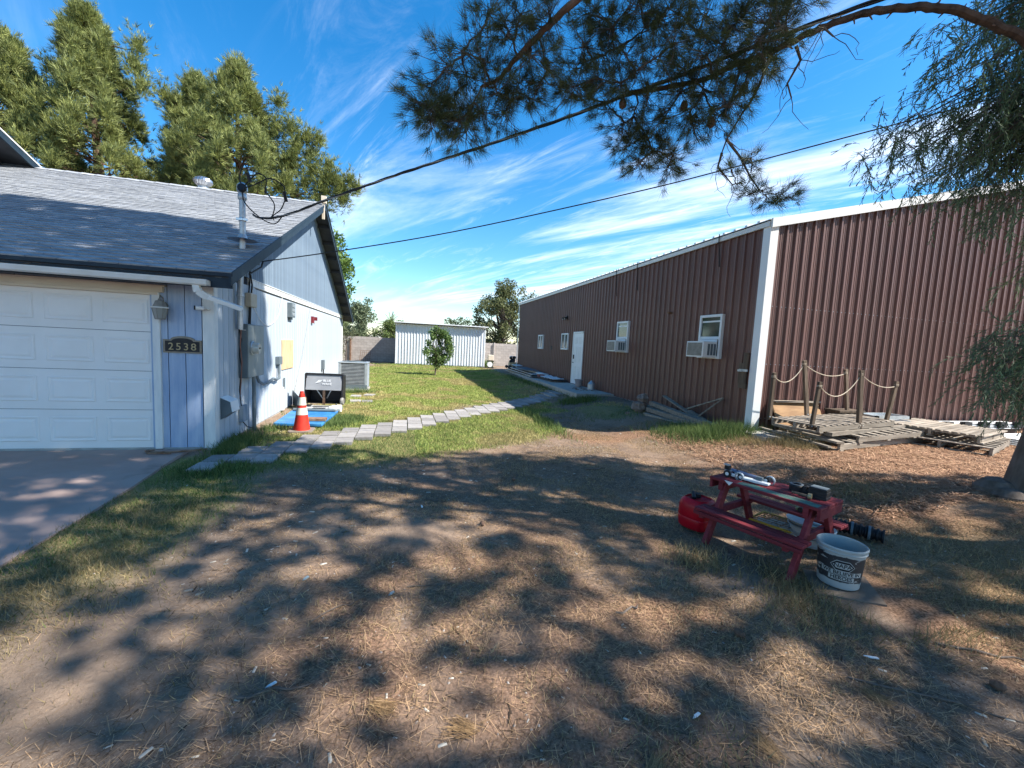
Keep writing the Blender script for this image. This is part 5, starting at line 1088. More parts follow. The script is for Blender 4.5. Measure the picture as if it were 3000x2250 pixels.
CB = [[1.37, 3.82, 4.03], [1.48, 3.96, 4.29], [1.66, 4.27, 4.24], [1.46, 3.72, 4.38], [1.51, 3.83, 4.7], [1.6, 3.69, 4.08], [1.69, 3.82, 4.37], [1.93, 4.18, 4.2], [1.66, 3.59, 4.45], [2.05, 4.11, 3.91], [1.8, 3.62, 4.04], [1.84, 3.71, 4.42], [2.22, 4.25, 3.82], [1.74, 3.47, 4.54], [2.16, 4.0, 4.01], [1.91, 3.51, 4.12], [1.98, 3.57, 4.51], [2.4, 4.11, 3.88], [2.11, 3.67, 4.0], [2.41, 4.02, 3.71], [2.03, 3.4, 4.18], [2.34, 3.78, 3.89], [2.4, 3.84, 4.32], [2.04, 3.35, 4.48], [2.59, 3.92, 3.67], [2.12, 3.3, 4.25], [2.41, 3.62, 4.08], [2.52, 3.73, 4.37], [2.46, 3.52, 3.87], [2.4, 3.48, 4.54], [2.3, 3.23, 4.17], [2.58, 3.51, 4.05], [2.52, 3.46, 4.71], [2.54, 3.32, 4.09], [2.61, 3.42, 4.43], [2.6, 3.27, 3.81], [2.59, 3.23, 4.42], [2.85, 3.46, 4.39], [2.76, 3.25, 3.94], [2.71, 3.23, 4.55], [2.62, 2.99, 4.16], [2.78, 3.09, 4.4], [3.08, 3.28, 4.37], [2.82, 2.93, 4.27], [2.96, 3.05, 4.51], [2.25, 4.0, 3.58], [2.64, 4.1, 3.63], [2.54, 3.55, 3.74], [2.81, 3.62, 3.94], [2.75, 3.01, 3.99], [2.83, 3.25, 4.14], [2.9, 3.0, 4.62], [2.2, 3.6, 4.75], [1.9, 3.6, 4.75], [2.75, 3.2, 4.75], [3.1, 3.1, 4.7], [1.65, 3.7, 4.6]]
CC = [[2.94, 3.49, 3.42], [3.09, 3.53, 3.33], [3.17, 3.49, 3.48], [3.14, 3.48, 3.21], [3.27, 3.45, 3.26], [3.26, 3.34, 3.14], [3.43, 3.37, 3.22], [3.42, 3.23, 3.15], [3.40, 3.38, 3.13], [3.04, 3.36, 3.53]]
BT = [[[2.93, 3.14, 4.21], [2.94, 3.21, 4.11], [2.95, 3.26, 4.04], [2.94, 3.33, 3.94], [2.92, 3.41, 3.86], [2.89, 3.53, 3.7], [2.89, 3.58, 3.6]], [[2.78, 3.3, 4.18], [2.79, 3.36, 4.08], [2.82, 3.42, 3.97], [2.77, 3.53, 3.87]], [[2.89, 3.53, 3.7], [3.03, 3.49, 3.54], [3.15, 3.48, 3.38], [3.24, 3.45, 3.26]], [[2.89, 3.58, 3.6], [2.9, 3.63, 3.49], [3.05, 3.59, 3.33]], [[3.05, 3.01, 4.23], [3.12, 3.02, 4.14], [3.11, 3.12, 4.01], [3.18, 3.13, 3.91]], [[3.11, 2.9, 4.28], [3.15, 2.86, 4.29], [3.22, 2.83, 4.22]]]
TA = thing('pine_tree', 'long needled pine whose brown limbs arch in from the upper right across the sky', 'pine tree', (8.3, .6, .24))
TK = (8.3, .6)
q = MB(); q.tube([(8.3, .6, .1), (8.32, .6, 1), (8.28, .62, 3), (8.35, .55, 6), (8.2, .5, 10), (8.25, .5, 14.5)], [.34, .27, .24, .2, .14, .04], 12); q.build('trunk', m_bark, TA, smooth=True)
def limb(P, r0, r1, par=TA, k=6, m_=None, nm='limb', jit=.012):
    pts = cr(P, k); n_ = len(pts); q = MB()
    q.tube([p+Vector((rnd.gauss(0, jit), rnd.gauss(0, jit), rnd.gauss(0, jit))) for p in pts], [(r0+(r1-r0)*i/(n_-1))*(1+.035*math.sin(i*2.7)) for i in range(n_)], 9)
    return q.build(nm, m_ or m_bark, par, smooth=True)
l1 = limb(LIMB1, .040, .020, jit=.0035, m_=m_limb); l2 = limb(LIMB2, .05, .012, jit=.004, m_=m_bark)
# knobs of broken twigs on the main limb
for i in range(40):
    p = cr(LIMB1, 6)[rnd.randrange(20, 80)]; d = Vector((rnd.gauss(0, 1), rnd.gauss(0, 1), rnd.gauss(0, 1))).normalized(); MB().tube([p, p+d*rnd.uniform(.045, .075)], [.010, .004], 5).build('broken_twig', m_bark, l1)
segs = []; TC = []; TAx = []
def near(L_, c): return min(L_, key=lambda p: (Vector(p)-Vector(c)).length+max(0, p[2]-c[2])*.0)
PTS1 = [tuple(p) for p in cr(LIMB1, 6)][18:]; PTS2 = [tuple(p) for p in cr(LIMB2, 6)][24:]
for grp, base, kk in ((CA, PTS2, 19), (CB, PTS1, 21), (CC, [(3.24, 3.45, 3.26), (3.05, 3.59, 3.33), (3.15, 3.48, 3.38)], 6)):
    nodes = list(base)
    for c in sorted(grp, key=lambda c: (Vector(near(base, c))-Vector(c)).length):
        s_ = near(nodes, c); pts = wob(s_, c, 5, .045); segs.append((pts, .011 if grp is not CC else .006, .004)); nodes += [tuple(p) for p in pts[2:]]
        for j in range(kk):
            d = Vector((rnd.gauss(0, 1), rnd.gauss(0, 1), rnd.gauss(0, .8))).normalized(); r_ = rnd.uniform(.05, .24) if grp is not CC else rnd.uniform(.03, .11)
            e = Vector(c)+d*r_; st_ = pts[rnd.randrange(3, 6)]; mid = st_.lerp(e, .5)+Vector((rnd.gauss(0, .015), rnd.gauss(0, .015), -.015))
            segs.append(([st_, mid, e], .0035, .002)); TC.append(tuple(e)); ax = (e-mid).normalized()+Vector((0, 0, -.15)); TAx.append(tuple(ax))
for bt_ in BT: segs.append(([Vector(p) for p in bt_], .014, .006))
for bt_ in BT:     # curly bare twiglets hanging from the bare branches
    for j in range(7):
        s_ = Vector(bt_[rnd.randrange(1, len(bt_))]); p = [s_]
        d = Vector((rnd.gauss(0, .6), rnd.gauss(0, .6), -1)).normalized()
        for k in range(6): d = (d+Vector((rnd.gauss(0, .5), rnd.gauss(0, .5), rnd.gauss(-.05, .35)))).normalized(); p.append(p[-1]+d*.055)
        segs.append((p, .0035, .0015))
twig_tubes(segs).build('twigs', m_bark2, TA)
TC = np.array(TC); TAx = np.array(TAx)
V, F, C = tufts(TC, TAx, 46, .115, .0030, .45, (.050, .062, .022), (.115, .140, .050))
npobj('needles', V, F, C, m_needle, TA)['kind'] = 'stuff'
for c in ((.93, 3.62, 4.13), (1.9, 3.75, 3.95), (2.45, 3.6, 3.95), (2.62, 3.42, 3.75)): MB().lathe([(0, .05), (.02, .045), (.036, .01), (.03, -.03), (0, -.05)], 9, c).build('cone', m_cone, TA)
# --- upper canopy of that pine and its neighbours, outside the picture: its tufts are laid out from a shade map to cast the dapples
def bnd(x): return np.interp(x, [-14, -10.5, -7.7, -6.2, -5, -3.5, -3, -2.4, -1.5, -1, 0, 1, 2, 3, 3.8, 4.4, 5.1, 5.6, 6.9, 7.6, 9, 13], [11.35, 11.25, 10.95, 10.55, 9.8, 9.8, 9.1, 8.05, 7.5, 7.0, 6.35, 6.3, 6.2, 6.1, 5.7, 5.2, 4.9, 4.5, 4.1, 3.8, 3.4, 2.5])
LITP = np.array([(-1.74, 2.36, 0.09), (-1.42, 2.14, 0.1), (-1.49, 2.0, 0.08), (-1.38, 2.29, 0.05), (-0.53, 3.1, 0.12), (-0.08, 2.27, 0.09), (-0.56, 4.66, 0.16), (-0.15, 4.13, 0.13), (0.01, 4.94, 0.14), (0.34, 4.5, 0.17), (-0.7, 5.14, 0.12), (0.4, 3.05, 0.12), (0.16, 2.81, 0.08), (0.57, 2.36, 0.06), (1.1, 3.29, 0.11), (1.38, 3.85, 0.14), (1.35, 3.13, 0.1), (1.37, 2.75, 0.11), (1.46, 2.59, 0.1), (1.52, 2.37, 0.08), (1.53, 2.22, 0.08), (1.54, 2.09, 0.07), (0.18, 1.61, 0.07), (0.42, 1.86, 0.08), (0.48, 1.67, 0.09), (0.04, 1.74, 0.06), (0.56, 3.87, 0.13), (0.16, 3.49, 0.12), (0.72, 3.48, 0.11), (2.39, 2.74, 0.07), (2.8, 2.91, 0.1), (1.86, 1.6, 0.09), (1.72, 1.56, 0.07), (3.2, 2.04, 0.13), (3.38, 1.97, 0.13), (3.46, 1.85, 0.11), (3.45, 1.68, 0.13), (3.54, 1.6, 0.12), (3.42, 1.45, 0.11), (3.14, 1.71, 0.09), (2.26, 1.75, 0.08), (2.32, 1.66, 0.08), (3.67, 2.13, 0.11), (2.14, 1.3, 0.08), (1.99, 1.3, 0.07), (2.15, 1.21, 0.08), (2.86, 4.28, 0.17), (2.76, 4.67, 0.16), (1.77, 4.29, 0.14), (2.07, 3.95, 0.13), (5.01, 2.45, 0.16), (5.97, 4.2, 0.13), (4.81, 3.14, 0.12), (5.24, 2.84, 0.14), (-1.32, 3.83, 0.08), (-0.87, 3.7, 0.1), (-0.88, 3.36, 0.07), (-1.14, 2.38, 0.03), (0.89, 2.06, 0.06), (0.77, 1.51, 0.06), (-0.24, 1.89, 0.05), (1.95, 6.05, 0.33), (2.82, 6.22, 0.36), (3.72, 5.64, 0.35), (4.87, 5.66, 0.38), (0.9, 6.54, 0.22), (0.1, 6.17, 0.15), (-0.97, 7.08, 0.21), (-0.6, 6.03, 0.11), (-3.25, 5.27, 0.07), (-3.31, 4.87, 0.06), (-2.54, 4.43, 0.05), (-1.86, 4.26, 0.06), (0.78, 2.75, 0.07), (-0.21, 3.54, 0.08), (2.55, 3.22, 0.08), (2.68, 3.68, 0.1), (-1.89, 2.57, 0.05)])
def shade(x, y):
    e = sm((bnd(x)-.12+.35*(fbm(x, y, .8, 40)-.5)*2.2-y)/.2)
    xw = x+.16*(fbm(x, y, .3, 55)-.5)*2; yw = y+.16*(fbm(x, y, .3, 56)-.5)*2; lit = np.zeros(len(x))
    for lx_, ly_, lr_ in LITP: lit = np.maximum(lit, np.exp(-(((xw-lx_)/(lr_*1.15+.07))**2+((yw-ly_)/(lr_*1.0+.09))**2)))
    h = fbm(x*1.0+y*.25, y*1.6-x*.35, .5, 50, 2); out = np.clip(np.maximum(np.abs(x-1.5)-5, -y+1.0), 0, 1)
    lf = sm((-2.9-x)/.5)*sm((y-5.3)/.4); return e*((lit < .50+lf) & (h < .78-.12*out*(x > 0)+.06*(x < 0)+lf))
np_ = 0; CL = []
while np_ < 29000:
    P = np.stack([RG.uniform(-11, 12.5, 9000), RG.uniform(-3.2, 12.2, 9000)], 1); P = P[shade(P[:, 0], P[:, 1]) > .5]
    P = np.concatenate([P, P[(P[:, 0] < -3.2) & (P[:, 1] > 5.5)]]); P = P[(RG.random(len(P)) < .6) | ((P[:, 0] < -2.4) & (P[:, 1] > 4.3))]; t_ = 6.0+7.5*RG.random(len(P))+np.maximum(0, -P[:, 0])*.35; q_ = np.stack([P[:, 0]+KX*t_, P[:, 1]-KY*t_, t_], 1)
    k_ = ~inview(q_, 120); CL.append(q_[k_]); np_ += k_.sum()
CL = np.concatenate(CL)[:29000]
SPOT = np.array([[8.3, .6], [3.2, -2.6], [13.5, -3.0]])
own = np.argmin(np.linalg.norm(CL[:, None, :2]-SPOT[None], axis=2), 1)
LB = {1: 'tall pine standing behind the viewer that shades the near ground', 2: 'tall pine beyond the right edge that shades the ground by the tree'}
for s_i in range(3):
    if s_i == 0: tr_ = TA
    else:
        tr_ = thing('pine_tree', LB[s_i], 'pine tree', (*SPOT[s_i], 0)); sx_, sy_ = SPOT[s_i]
        MB().tube([(sx_, sy_, -.1), (sx_+.05, sy_, 1), (sx_, sy_+.05, 4), (sx_+.1, sy_, 9), (sx_, sy_, 14)], [.36, .28, .24, .17, .05], 12).build('trunk', m_bark, tr_, smooth=True)
    cc = CL[own == s_i]
    if not len(cc): continue
    sg = []
    for j in range(46):
        c = cc[RG.integers(len(cc))]; zt = max(3.2, min(12.5, c[2]-.25*np.hypot(*(c[:2]-SPOT[s_i])))); a_ = (SPOT[s_i][0], SPOT[s_i][1], zt)
        sg.append((wob(a_, c, 7, .04), .05, .010))
    # no limb may cut across the picture
    sg = [s_ for s_ in sg if not inview(np.array([tuple(p) for p in s_[0]]), 30).any()]
    twig_tubes(sg, 6).build('limbs', m_bark, tr_, smooth=True)
    ax = RG.normal(size=cc.shape)*.8+np.array([0, 0, .3])
    V, F, C = tufts(cc, ax, 17, .15, .037, .75, (.050, .060, .022), (.11, .13, .05))
    ok = ~inview(V.reshape(-1, 3, 3)[:, 2], 10); V = V.reshape(-1, 3, 3)[ok].reshape(-1, 3); C = C.reshape(-1, 3, 3)[ok].reshape(-1, 3)
    npobj('needles', V, np.arange(len(V)).reshape(-1, 3), C, m_needle, tr_)['kind'] = 'stuff'

# --- weeping tree at the right edge
TW = thing('weeping_tree', 'drooping tree with fine narrow leaves and dark trunk at the right edge', 'tree', (6.86, 2.98, .24))
MB().tube([(6.86, 2.98, .1), (6.86, 2.98, .4), (6.92, 2.92, 1.2), (6.95, 2.85, 2.2), (6.9, 2.75, 3.2), (6.8, 2.7, 4.5), (6.8, 2.6, 6)], [.30, .20, .16, .14, .11, .07, .03], 12).build('trunk', m_bark2, TW, smooth=True)
q = MB()
for p, r_ in (((6.68, 3.15, .24), .21), ((6.58, 3.0, .22), .16), ((6.9, 3.25, .24), .18)):
    q.lathe([(r_, -.1), (r_*.95, r_*.3), (r_*.6, r_*.7), (0, r_*.85)], 10, p)
q.build('root_flare', m_bark2, TW, smooth=True)
CW = np.array([[4.63, 3.5, 3.84], [4.93, 3.77, 3.9], [5.39, 3.93, 3.77], [4.96, 3.49, 3.7], [5.23, 3.58, 4.11], [4.65, 3.29, 4.1], [5.26, 3.53, 3.51], [5.28, 3.54, 4.58], [5.06, 3.27, 3.81], [5.0, 3.32, 4.84], [5.37, 3.38, 3.48], [5.78, 3.56, 3.34], [5.0, 3.16, 4.1], [5.16, 3.28, 4.63], [5.06, 3.06, 3.51], [5.19, 3.27, 5.02], [5.17, 3.05, 3.87], [5.71, 3.25, 3.39], [4.87, 2.86, 4.21], [5.36, 3.16, 4.86], [5.31, 2.96, 3.64], [5.85, 3.14, 3.09], [5.03, 2.79, 3.96], [5.62, 3.02, 3.35], [5.53, 3.06, 4.66], [5.7, 3.01, 3.8], [5.39, 2.74, 3.02], [5.38, 2.84, 4.21], [6.02, 3.03, 3.55], [5.07, 2.67, 4.51], [5.21, 2.62, 3.76], [5.82, 2.76, 3.08], [6.03, 2.89, 3.72], [5.14, 3.17, 3.78], [5.36, 3.56, 3.84], [4.7, 3.34, 3.92], [5.02, 3.66, 3.87],
 [6.22, 3.2, 1.9], [5.68, 2.94, 1.74], [6.08, 3.02, 1.95], [5.58, 2.68, 2.01], [5.97, 2.81, 1.8], [6.28, 3.09, 1.65], [5.72, 2.87, 1.56], [6.15, 2.89, 1.47], [5.51, 2.83, 1.32], [5.93, 2.87, 1.27], [6.34, 2.92, 1.17], [5.82, 2.66, 1.67], [6.2, 2.77, 1.34]])
ex_ = RG.normal(size=(185, 3))*np.array([.62, .42, .95])+np.array([6.15, 2.80, 4.25]); ex_ = ex_[ex_[:, 0]-ex_[:, 1]*.5 > 3.95]; ex_ = ex_[(ex_[:, 2] > 3.25+.3*np.maximum(0, 6.2-ex_[:, 0])) | (ex_[:, 0] > 6.9) & (ex_[:, 2] > 2.3)]
AL = np.concatenate([CW, ex_]); sg = []; LP = []; LD = []
for i, c in enumerate(AL):
    zt = min(c[2]+.9, 5.6) if c[2] > 2.2 else 1.9; a_ = Vector((6.88, 2.75, zt)); c_v = Vector(c); st_ = a_.lerp(c_v+Vector((0, 0, .35)), .0)
    mid = a_.lerp(c_v, .55)+Vector((0, 0, .25 if c[2] > 2.2 else .12)); pts = cr([a_, mid, c_v+Vector((0, 0, .12))], 4); sg.append((pts, .012, .004))
    dens = 19 if i < len(CW) else 26
    for j in range(dens):
        s_ = pts[rnd.randrange(4, len(pts))]+Vector((rnd.gauss(0, .07), rnd.gauss(0, .07), rnd.gauss(0, .07))); d = Vector((rnd.gauss(-.25, .55), rnd.gauss(.1, .5), rnd.gauss(-.35, .3))).normalized(); p = [s_]
        L_ = rnd.randrange(5, 10)
        for k in range(L_):
            d = (d+Vector((rnd.gauss(0, .13), rnd.gauss(0, .13), -.17))).normalized(); p.append(p[-1]+d*.045)
            for m2 in range(3): sd = Vector((rnd.gauss(0, 1), rnd.gauss(0, 1), rnd.gauss(0, 1))).normalized(); LP.append(tuple(p[-1])); LD.append(tuple((d+sd*.55).normalized()))
        sg.append((p, .0022, .0012))
twig_tubes(sg, 4).build('branches', m_bark2, TW)
LP = np.array(LP); LD = np.array(LD); k = len(LP); t_ = RG.random((k, 1))
V, F, C = strips(LP, LD*(.045+.035*RG.random((k, 1))), .0060, np.array([.06, .095, .05])*(1-t_)+np.array([.19, .26, .13])*t_, False)
npobj('leaves', V, F, C, m_leaf, TW)['kind'] = 'stuff'

# --- pines behind the house
def back_pine(x, y, H, Rr, zlow, label, lean=0, npuff=150, extra=(), c0=(.07, .10, .035), c1=(.36, .385, .115)):
    p_ = thing('pine_tree', label, 'pine tree', (x, y, 0), 'pines behind the house')
    MB().tube([(x, y, 0), (x+lean*.3, y, H*.4), (x+lean*.7, y, H*.75), (x+lean, y, H*.97)], [.32, .24, .13, .03], 8).build('trunk', m_bark, p_, smooth=True)
    PC_, PA = [], []; sg = []
    puffs = []
    for i in range(int(npuff*.82)):
        f_ = rnd.random()**.85; z = zlow+(H-zlow)*f_; rad = Rr*((1-f_)**.62)*(.88+.2*math.sin(f_*9+x))*math.sqrt(rnd.uniform(.12, 1)); a = rnd.uniform(0, 2*math.pi)
        puffs.append((x+lean*f_+rad*math.cos(a), y+rad*math.sin(a), z, .34+.42*(1-f_)*rnd.uniform(.4, 1.1)))
    puffs += [(x+lean, y, H-.55, .42), (x+lean-.1, y, H-1.2, .6)]+list(extra)
    for (px, py, pz, pr) in puffs:
        sg.append((wob((x+lean*min(1, max(0, (pz-zlow)/(H-zlow))), y, max(1, pz-.25*math.hypot(px-x, py-y))), (px, py, pz), 4, .05), .045, .012))
        k = int(150*pr/.6); v = RG.normal(size=(k, 3)); v = unit(v)*np.abs(RG.normal(size=(k, 1)))*.62; v[:, 2] *= 1.45; c = np.array([px, py, pz])+v*pr*np.array([.85, .85, .95]); c[:, 2] += .15*pr
        PC_.append(c); o_ = v*np.array([1, 1, .6])+np.array([0, 0, .75]); PA.append(o_)
    twig_tubes(sg, 5).build('limbs', m_bark, p_)
    V, F, C = tufts(np.concatenate(PC_), np.concatenate(PA), 10, .26, .026, .38, c0, c1); npobj('needles', V, F, C, m_needle, p_)['kind'] = 'stuff'
back_pine(-20.0, 27, 15.3, 4.9, 6.5, 'leftmost pine behind the roof, cut by the left edge', .6, 210)
back_pine(-14.9, 26.5, 16.9, 3.9, 6.5, 'tallest pine behind the roof with a pointed top, second from the left', -.7, 230, [(-13.4, 26.5, 15.6, .6), (-13.6, 26.5, 14.6, .8), (-13.3, 26.3, 13.6, .8), (-17.0, 26.5, 13.9, .5), (-16.6, 26.5, 14.9, .35), (-16.8, 26.5, 12.6, .6)])
back_pine(-11.7, 28.5, 15.7, 2.9, 7, 'slim pine behind the roof turbine, third from the left', 0, 150, [(-12.8, 27.5, 13.9, .6), (-11.0, 27.5, 14.6, .5)])
back_pine(-8.7, 26, 15.4, 4.0, 6.5, 'rightmost pine behind the house with wide layered boughs', -.2, 190, [(-6.9, 26, 13.9, .5), (-6.3, 26, 12.6, .7), (-5.5, 26, 12.3, .6), (-4.9, 26, 12.3, .45), (-5.3, 26, 11.4, .6), (-4.4, 26, 11.0, .45), (-4.2, 26, 10.2, .7), (-3.7, 26, 10.0, .55), (-3.3, 26, 10.3, .5), (-2.9, 26, 10.0, .4), (-3.9, 26, 9.6, .6), (-4.7, 26, 9.5, .8), (-5.6, 26, 9.8, .9), (-6.3, 26, 10.9, .9), (-5.2, 26, 10.6, .8), (-4.5, 26, 10.3, .8), (-6.0, 26, 11.8, .7), (-7.0, 26, 12.6, .7), (-7.3, 26, 11.2, .9), (-4.9, 26, 8.9, .9), (-3.6, 26, 9.3, .5), (-7, 26, 9.8, .9), (-10.3, 26, 12.6, .5), (-9.9, 25.5, 9.4, .9)])

# --- broadleaf trees
def leafy(name, label, cat_, x, y, z0, clumps, size, nleaf, c0, c1, trunk=None, group=None, aspect=.5, limbs=True):
    p_ = thing(name, label, cat_, (x, y, 0), group); L_ = []; sg = []
    tr_ = trunk or (.12, z0)
    for (cx_, cy_, cz_, r_) in clumps:
        k = int(nleaf*r_*r_); v = unit(RG.normal(size=(k, 3)))*(RG.random((k, 1))**.4)*(1+.35*RG.normal(size=(k, 1))*.4); c = np.array([cx_, cy_, cz_])+v*r_*np.array([1, 1, .95])
        L_.append(leaves(c, size, c0, c1, aspect)); sg.append((wob((x, y, min(cz_*.55, tr_[1])), (cx_, cy_, cz_+r_*.6), 5, .05), tr_[0]*.35, .008))
    MB().tube([(x, y, -.05), (x+.03, y, tr_[1]*.5), (x, y, tr_[1])], [tr_[0], tr_[0]*.8, tr_[0]*.6], 8).build('trunk', m_bark2, p_, smooth=True)
    if limbs: twig_tubes(sg, 5).build('branches', m_bark2, p_)
    V, F, C = cat(L_); npobj('leaves', V, F, C, m_leaf, p_)['kind'] = 'stuff'
    return p_
def clump(cx_, cy_, z0, z1, rx, n_, r_, pw=1.0):
    o_ = []
    for i in range(n_):
        f_ = rnd.random(); z = z0+(z1-z0)*f_; rr = rx*math.sin(math.pi*min(1, max(.08, f_*.85+.12)))**pw*math.sqrt(rnd.random()); a = rnd.uniform(0, 6.283)
        o_.append((cx_+rr*math.cos(a), cy_+rr*math.sin(a), z, r_*rnd.uniform(.6, 1.2)))
    return o_
leafy('sapling', 'young bushy green tree standing alone on the lawn before the white shed', 'small tree', 1.47, 21.4, 1.0, clump(1.62, 21.4, .55, 2.35, .80, 40, .20)+[(1.2, 21.4, .75, .25), (1.9, 21.4, .8, .28), (1.55, 21.4, .55, .25), (2.2, 21.4, 1.2, .25), (1.0, 21.4, 1.2, .22)]+[(1.45, 21.4, 2.35, .16), (1.25, 21.4, 2.15, .18), (1.1, 21.4, 1.6, .2), (2.2, 21.4, 1.5, .2), (2.0, 21.4, 1.9, .2), (1.4, 21.4, .9, .15)], .06, 2300, (.07, .13, .035), (.24, .34, .12), (.04, .6))
leafy('green_tree', 'bright green leafy tree showing just behind the gable edge', 'tree', -4.3, 23, 2.5, clump(-4.3, 23, 3.2, 6.9, 1.5, 30, .55)+[(-3.25, 23, 5.6, .45), (-3.3, 23, 6.2, .35), (-3.0, 23, 4.9, .5), (-3.1, 23, 5.2, .4), (-2.9, 23, 4.2, .35), (-3.1, 23, 3.8, .4), (-3.45, 23, 6.6, .35)], .085, 900, (.07, .13, .03), (.22, .32, .08), (.15, 2.5))
leafy('olive_tree', 'silvery green tree behind the block wall left of the palm', 'tree', -3.6, 37, 2.5, clump(-3.7, 37, 1.2, 4.6, 1.3, 34, .55)+[(-3.1, 37, 4.8, .4), (-4.3, 37, 4.2, .5)], .08, 1000, (.09, .12, .06), (.26, .31, .18), (.14, 2))
leafy('shrub', 'rounded green shrub behind the wall at the left corner of the shed', 'shrub', -1.4, 36, 1.5, clump(-1.3, 36, 1.2, 3.0, 1.2, 24, .5)+[(-.4, 36, 3.1, .4), (-.2, 36, 2.7, .4)], .07, 1000, (.08, .12, .03), (.22, .28, .09), (.1, 1.2))
leafy('desert_bush', 'low feathery bush with thin trunk in front of the block wall', 'bush', -4.1, 31.6, 1.2, [(-4.3, 31.6, 2.0, .5), (-4.0, 31.6, 1.8, .4), (-3.7, 31.6, 2.1, .4), (-4.5, 31.6, 1.2, .5), (-4.4, 31.6, .6, .4)], .045, 1500, (.10, .12, .06), (.24, .26, .14), (.05, 1.9))
leafy('large_tree', 'large brownish green tree behind the wall between shed and brown building', 'tree', 8.2, 36, 3, clump(8.2, 36, 1.4, 6.6, 2.5, 75, .62, .7)+[(8.3, 36, 7.2, .4), (7.7, 36, 6.9, .4), (8.9, 36, 7.0, .5), (9.8, 36, 6.5, .5), (10.8, 36, 6.1, .5), (11.6, 36, 5.8, .5), (10.2, 36, 5.6, .7), (11.2, 36, 5.0, .7), (5.9, 36, 4.6, .5), (6.1, 36, 3.6, .6), (6.2, 36, 5.2, .4)], .09, 620, (.065, .085, .03), (.24, .25, .11), (.2, 3))
leafy('distant_tree', 'small dark tree top just above the shed roof at its right', 'tree', 5.3, 48, 3, [(4.6, 48, 4.1, .5), (5.2, 48, 4.0, .5), (6.0, 48, 4.2, .6), (6.8, 48, 4.1, .6), (5.6, 48, 3.4, .9)], .1, 500, (.05, .08, .03), (.14, .19, .08), (.15, 3))
leafy('distant_tree', 'far green tree tops seen over the wall beyond the palm', 'tree', -7, 46, 3, clump(-7, 46, 1, 5.0, 3, 30, .9), .12, 350, (.06, .09, .03), (.18, .22, .09), (.2, 3))
# palm
pl = thing('palm_tree', 'palm crown with spiky fronds rising behind the wall left of the shed', 'palm tree', (-1.3, 38, 0))
MB().tube([(-1.3, 38, 0), (-1.3, 38, 3.0)], [.25, .22], 10).build('trunk', m_bark, pl, smooth=True)
Pn, Dn = [], []
for i in range(34):
    a = rnd.uniform(0, 6.283); el_ = rnd.uniform(-.15, 1.3); d = Vector((math.cos(a)*math.cos(el_), math.sin(a)*math.cos(el_), math.sin(el_))); p = Vector((-1.3, 38, 3.0))
    fr_ = MB(); pts = [p]
    for k in range(9): d = (d+Vector((0, 0, -.10))).normalized(); p = p+d*.14; pts.append(p)
    fr_.tube(pts, .012, 4); rd = []
    for k in range(1, 10):
        for s_ in (-1, 1):
            for jj in range(3):
                sd = d.cross(Vector((0, 0, 1))).normalized()*s_; b0 = pts[k-1].lerp(pts[k], jj/3); e_ = b0+(sd*.22+d*.25+Vector((0, 0, -.03)))*(1-.06*k); w_ = d*.02
                fr_.add([b0-w_, b0+w_, e_], [(0, 1, 2)])
    fr_.build('frond', mat('palm_green', (.08, .12, .03), (.18, .22, .07), 2, .6, trans=.2), pl)

# ------------------------------------------------------------------ ground cover (stuff)
def zg(x, y):
    return gh(x, y)+((fbm(x, y, 1.4, 1)-.5)*.07+(fbm(x, y, .28, 2)-.5)*.03)-.015
def blocked(x, y):
    b_ = ((x < -2.68) & (y < 6.6)) | ((x < HX+.02) & (y > 6.5)) | ((x > BX-.03) & (y > BY0-.03)) | ((x > 5.15+.05) & (y > 11.9) & (y < 24))
    b_ |= (x > -.68) & (x < 5.6) & (y > 30.15) | (y > 32.9)
    b_ |= (x > 2.98) & (x < 3.62) & (y > 1.72) & (y < 2.44) | (np.hypot(x-PC[0], y-PC[1]) < .14)
    b_ |= (x > -2.2) & (x < -1.45) & (y > 8.15) & (y < 9.7) | (x > -2.05) & (x < -1.13) & (y > 13.85) & (y < 14.8)
    return b_
PVX = np.array([(x+PW/2, y+PD*(j+.5)) for x, y, k in PAV for j in range(k)])
def onpav(x, y):
    o_ = np.zeros(len(x), bool)
    for px, py in PVX: o_ |= (np.abs(x-px) < .125+.02*np.sin(px*40+py*23)) & (np.abs(y-py) < .165)
    return o_
def scatter(n_, x0, x1, y0, y1, prob, farbias=False):
    x = RG.uniform(x0, x1, n_); y = RG.uniform(y0, y1, n_)
    if farbias: y = y0+(y1-y0)*RG.random(n_)**1.7
    k_ = (RG.random(n_) < prob(x, y)) & ~blocked(x, y) & ~onpav(x, y); return x[k_], y[k_]
def up_blades(x, y, h, w, c0, c1, lean=.45, name='grass', label=None, hv=.5):
    k = len(x); P = np.stack([x, y, zg(x, y)-.004], 1); D = np.stack([RG.normal(size=k)*lean, RG.normal(size=k)*lean, np.ones(k)], 1); D = unit(D)*(h*(1-hv+2*hv*RG.random(k)))[:, None]
    t_ = RG.random((k, 1)); return blades(P, D, w, np.array(c0)*(1-t_)+np.array(c1)*t_)
L_ = []
dryf = lambda x, y: fbm(x, y, .7, 33)
# green lawn beyond the path
x, y = scatter(330000, -2.5, 6.2, 5.5, 31, lambda x, y: green(x, y)*np.clip(1.5-.035*y, .35, 1)*((y > np.interp(x, PX, PY)) | (x > .2)), True)
d_ = y; L1 = up_blades(x, y, np.full(len(x), .035)+.0009*y, .006+.0011*d_, (.14, .22, .045), (.48, .50, .16), .6); dr_ = np.repeat(sm((dryf(x, y)-.5)/.12), 3)[:, None]*.8
L1 = (L1[0], L1[1], L1[2]*(1-dr_)+np.array([.50, .40, .19])*dr_*(.6+.6*RG.random((len(L1[2]), 1)))); L_.append(L1)
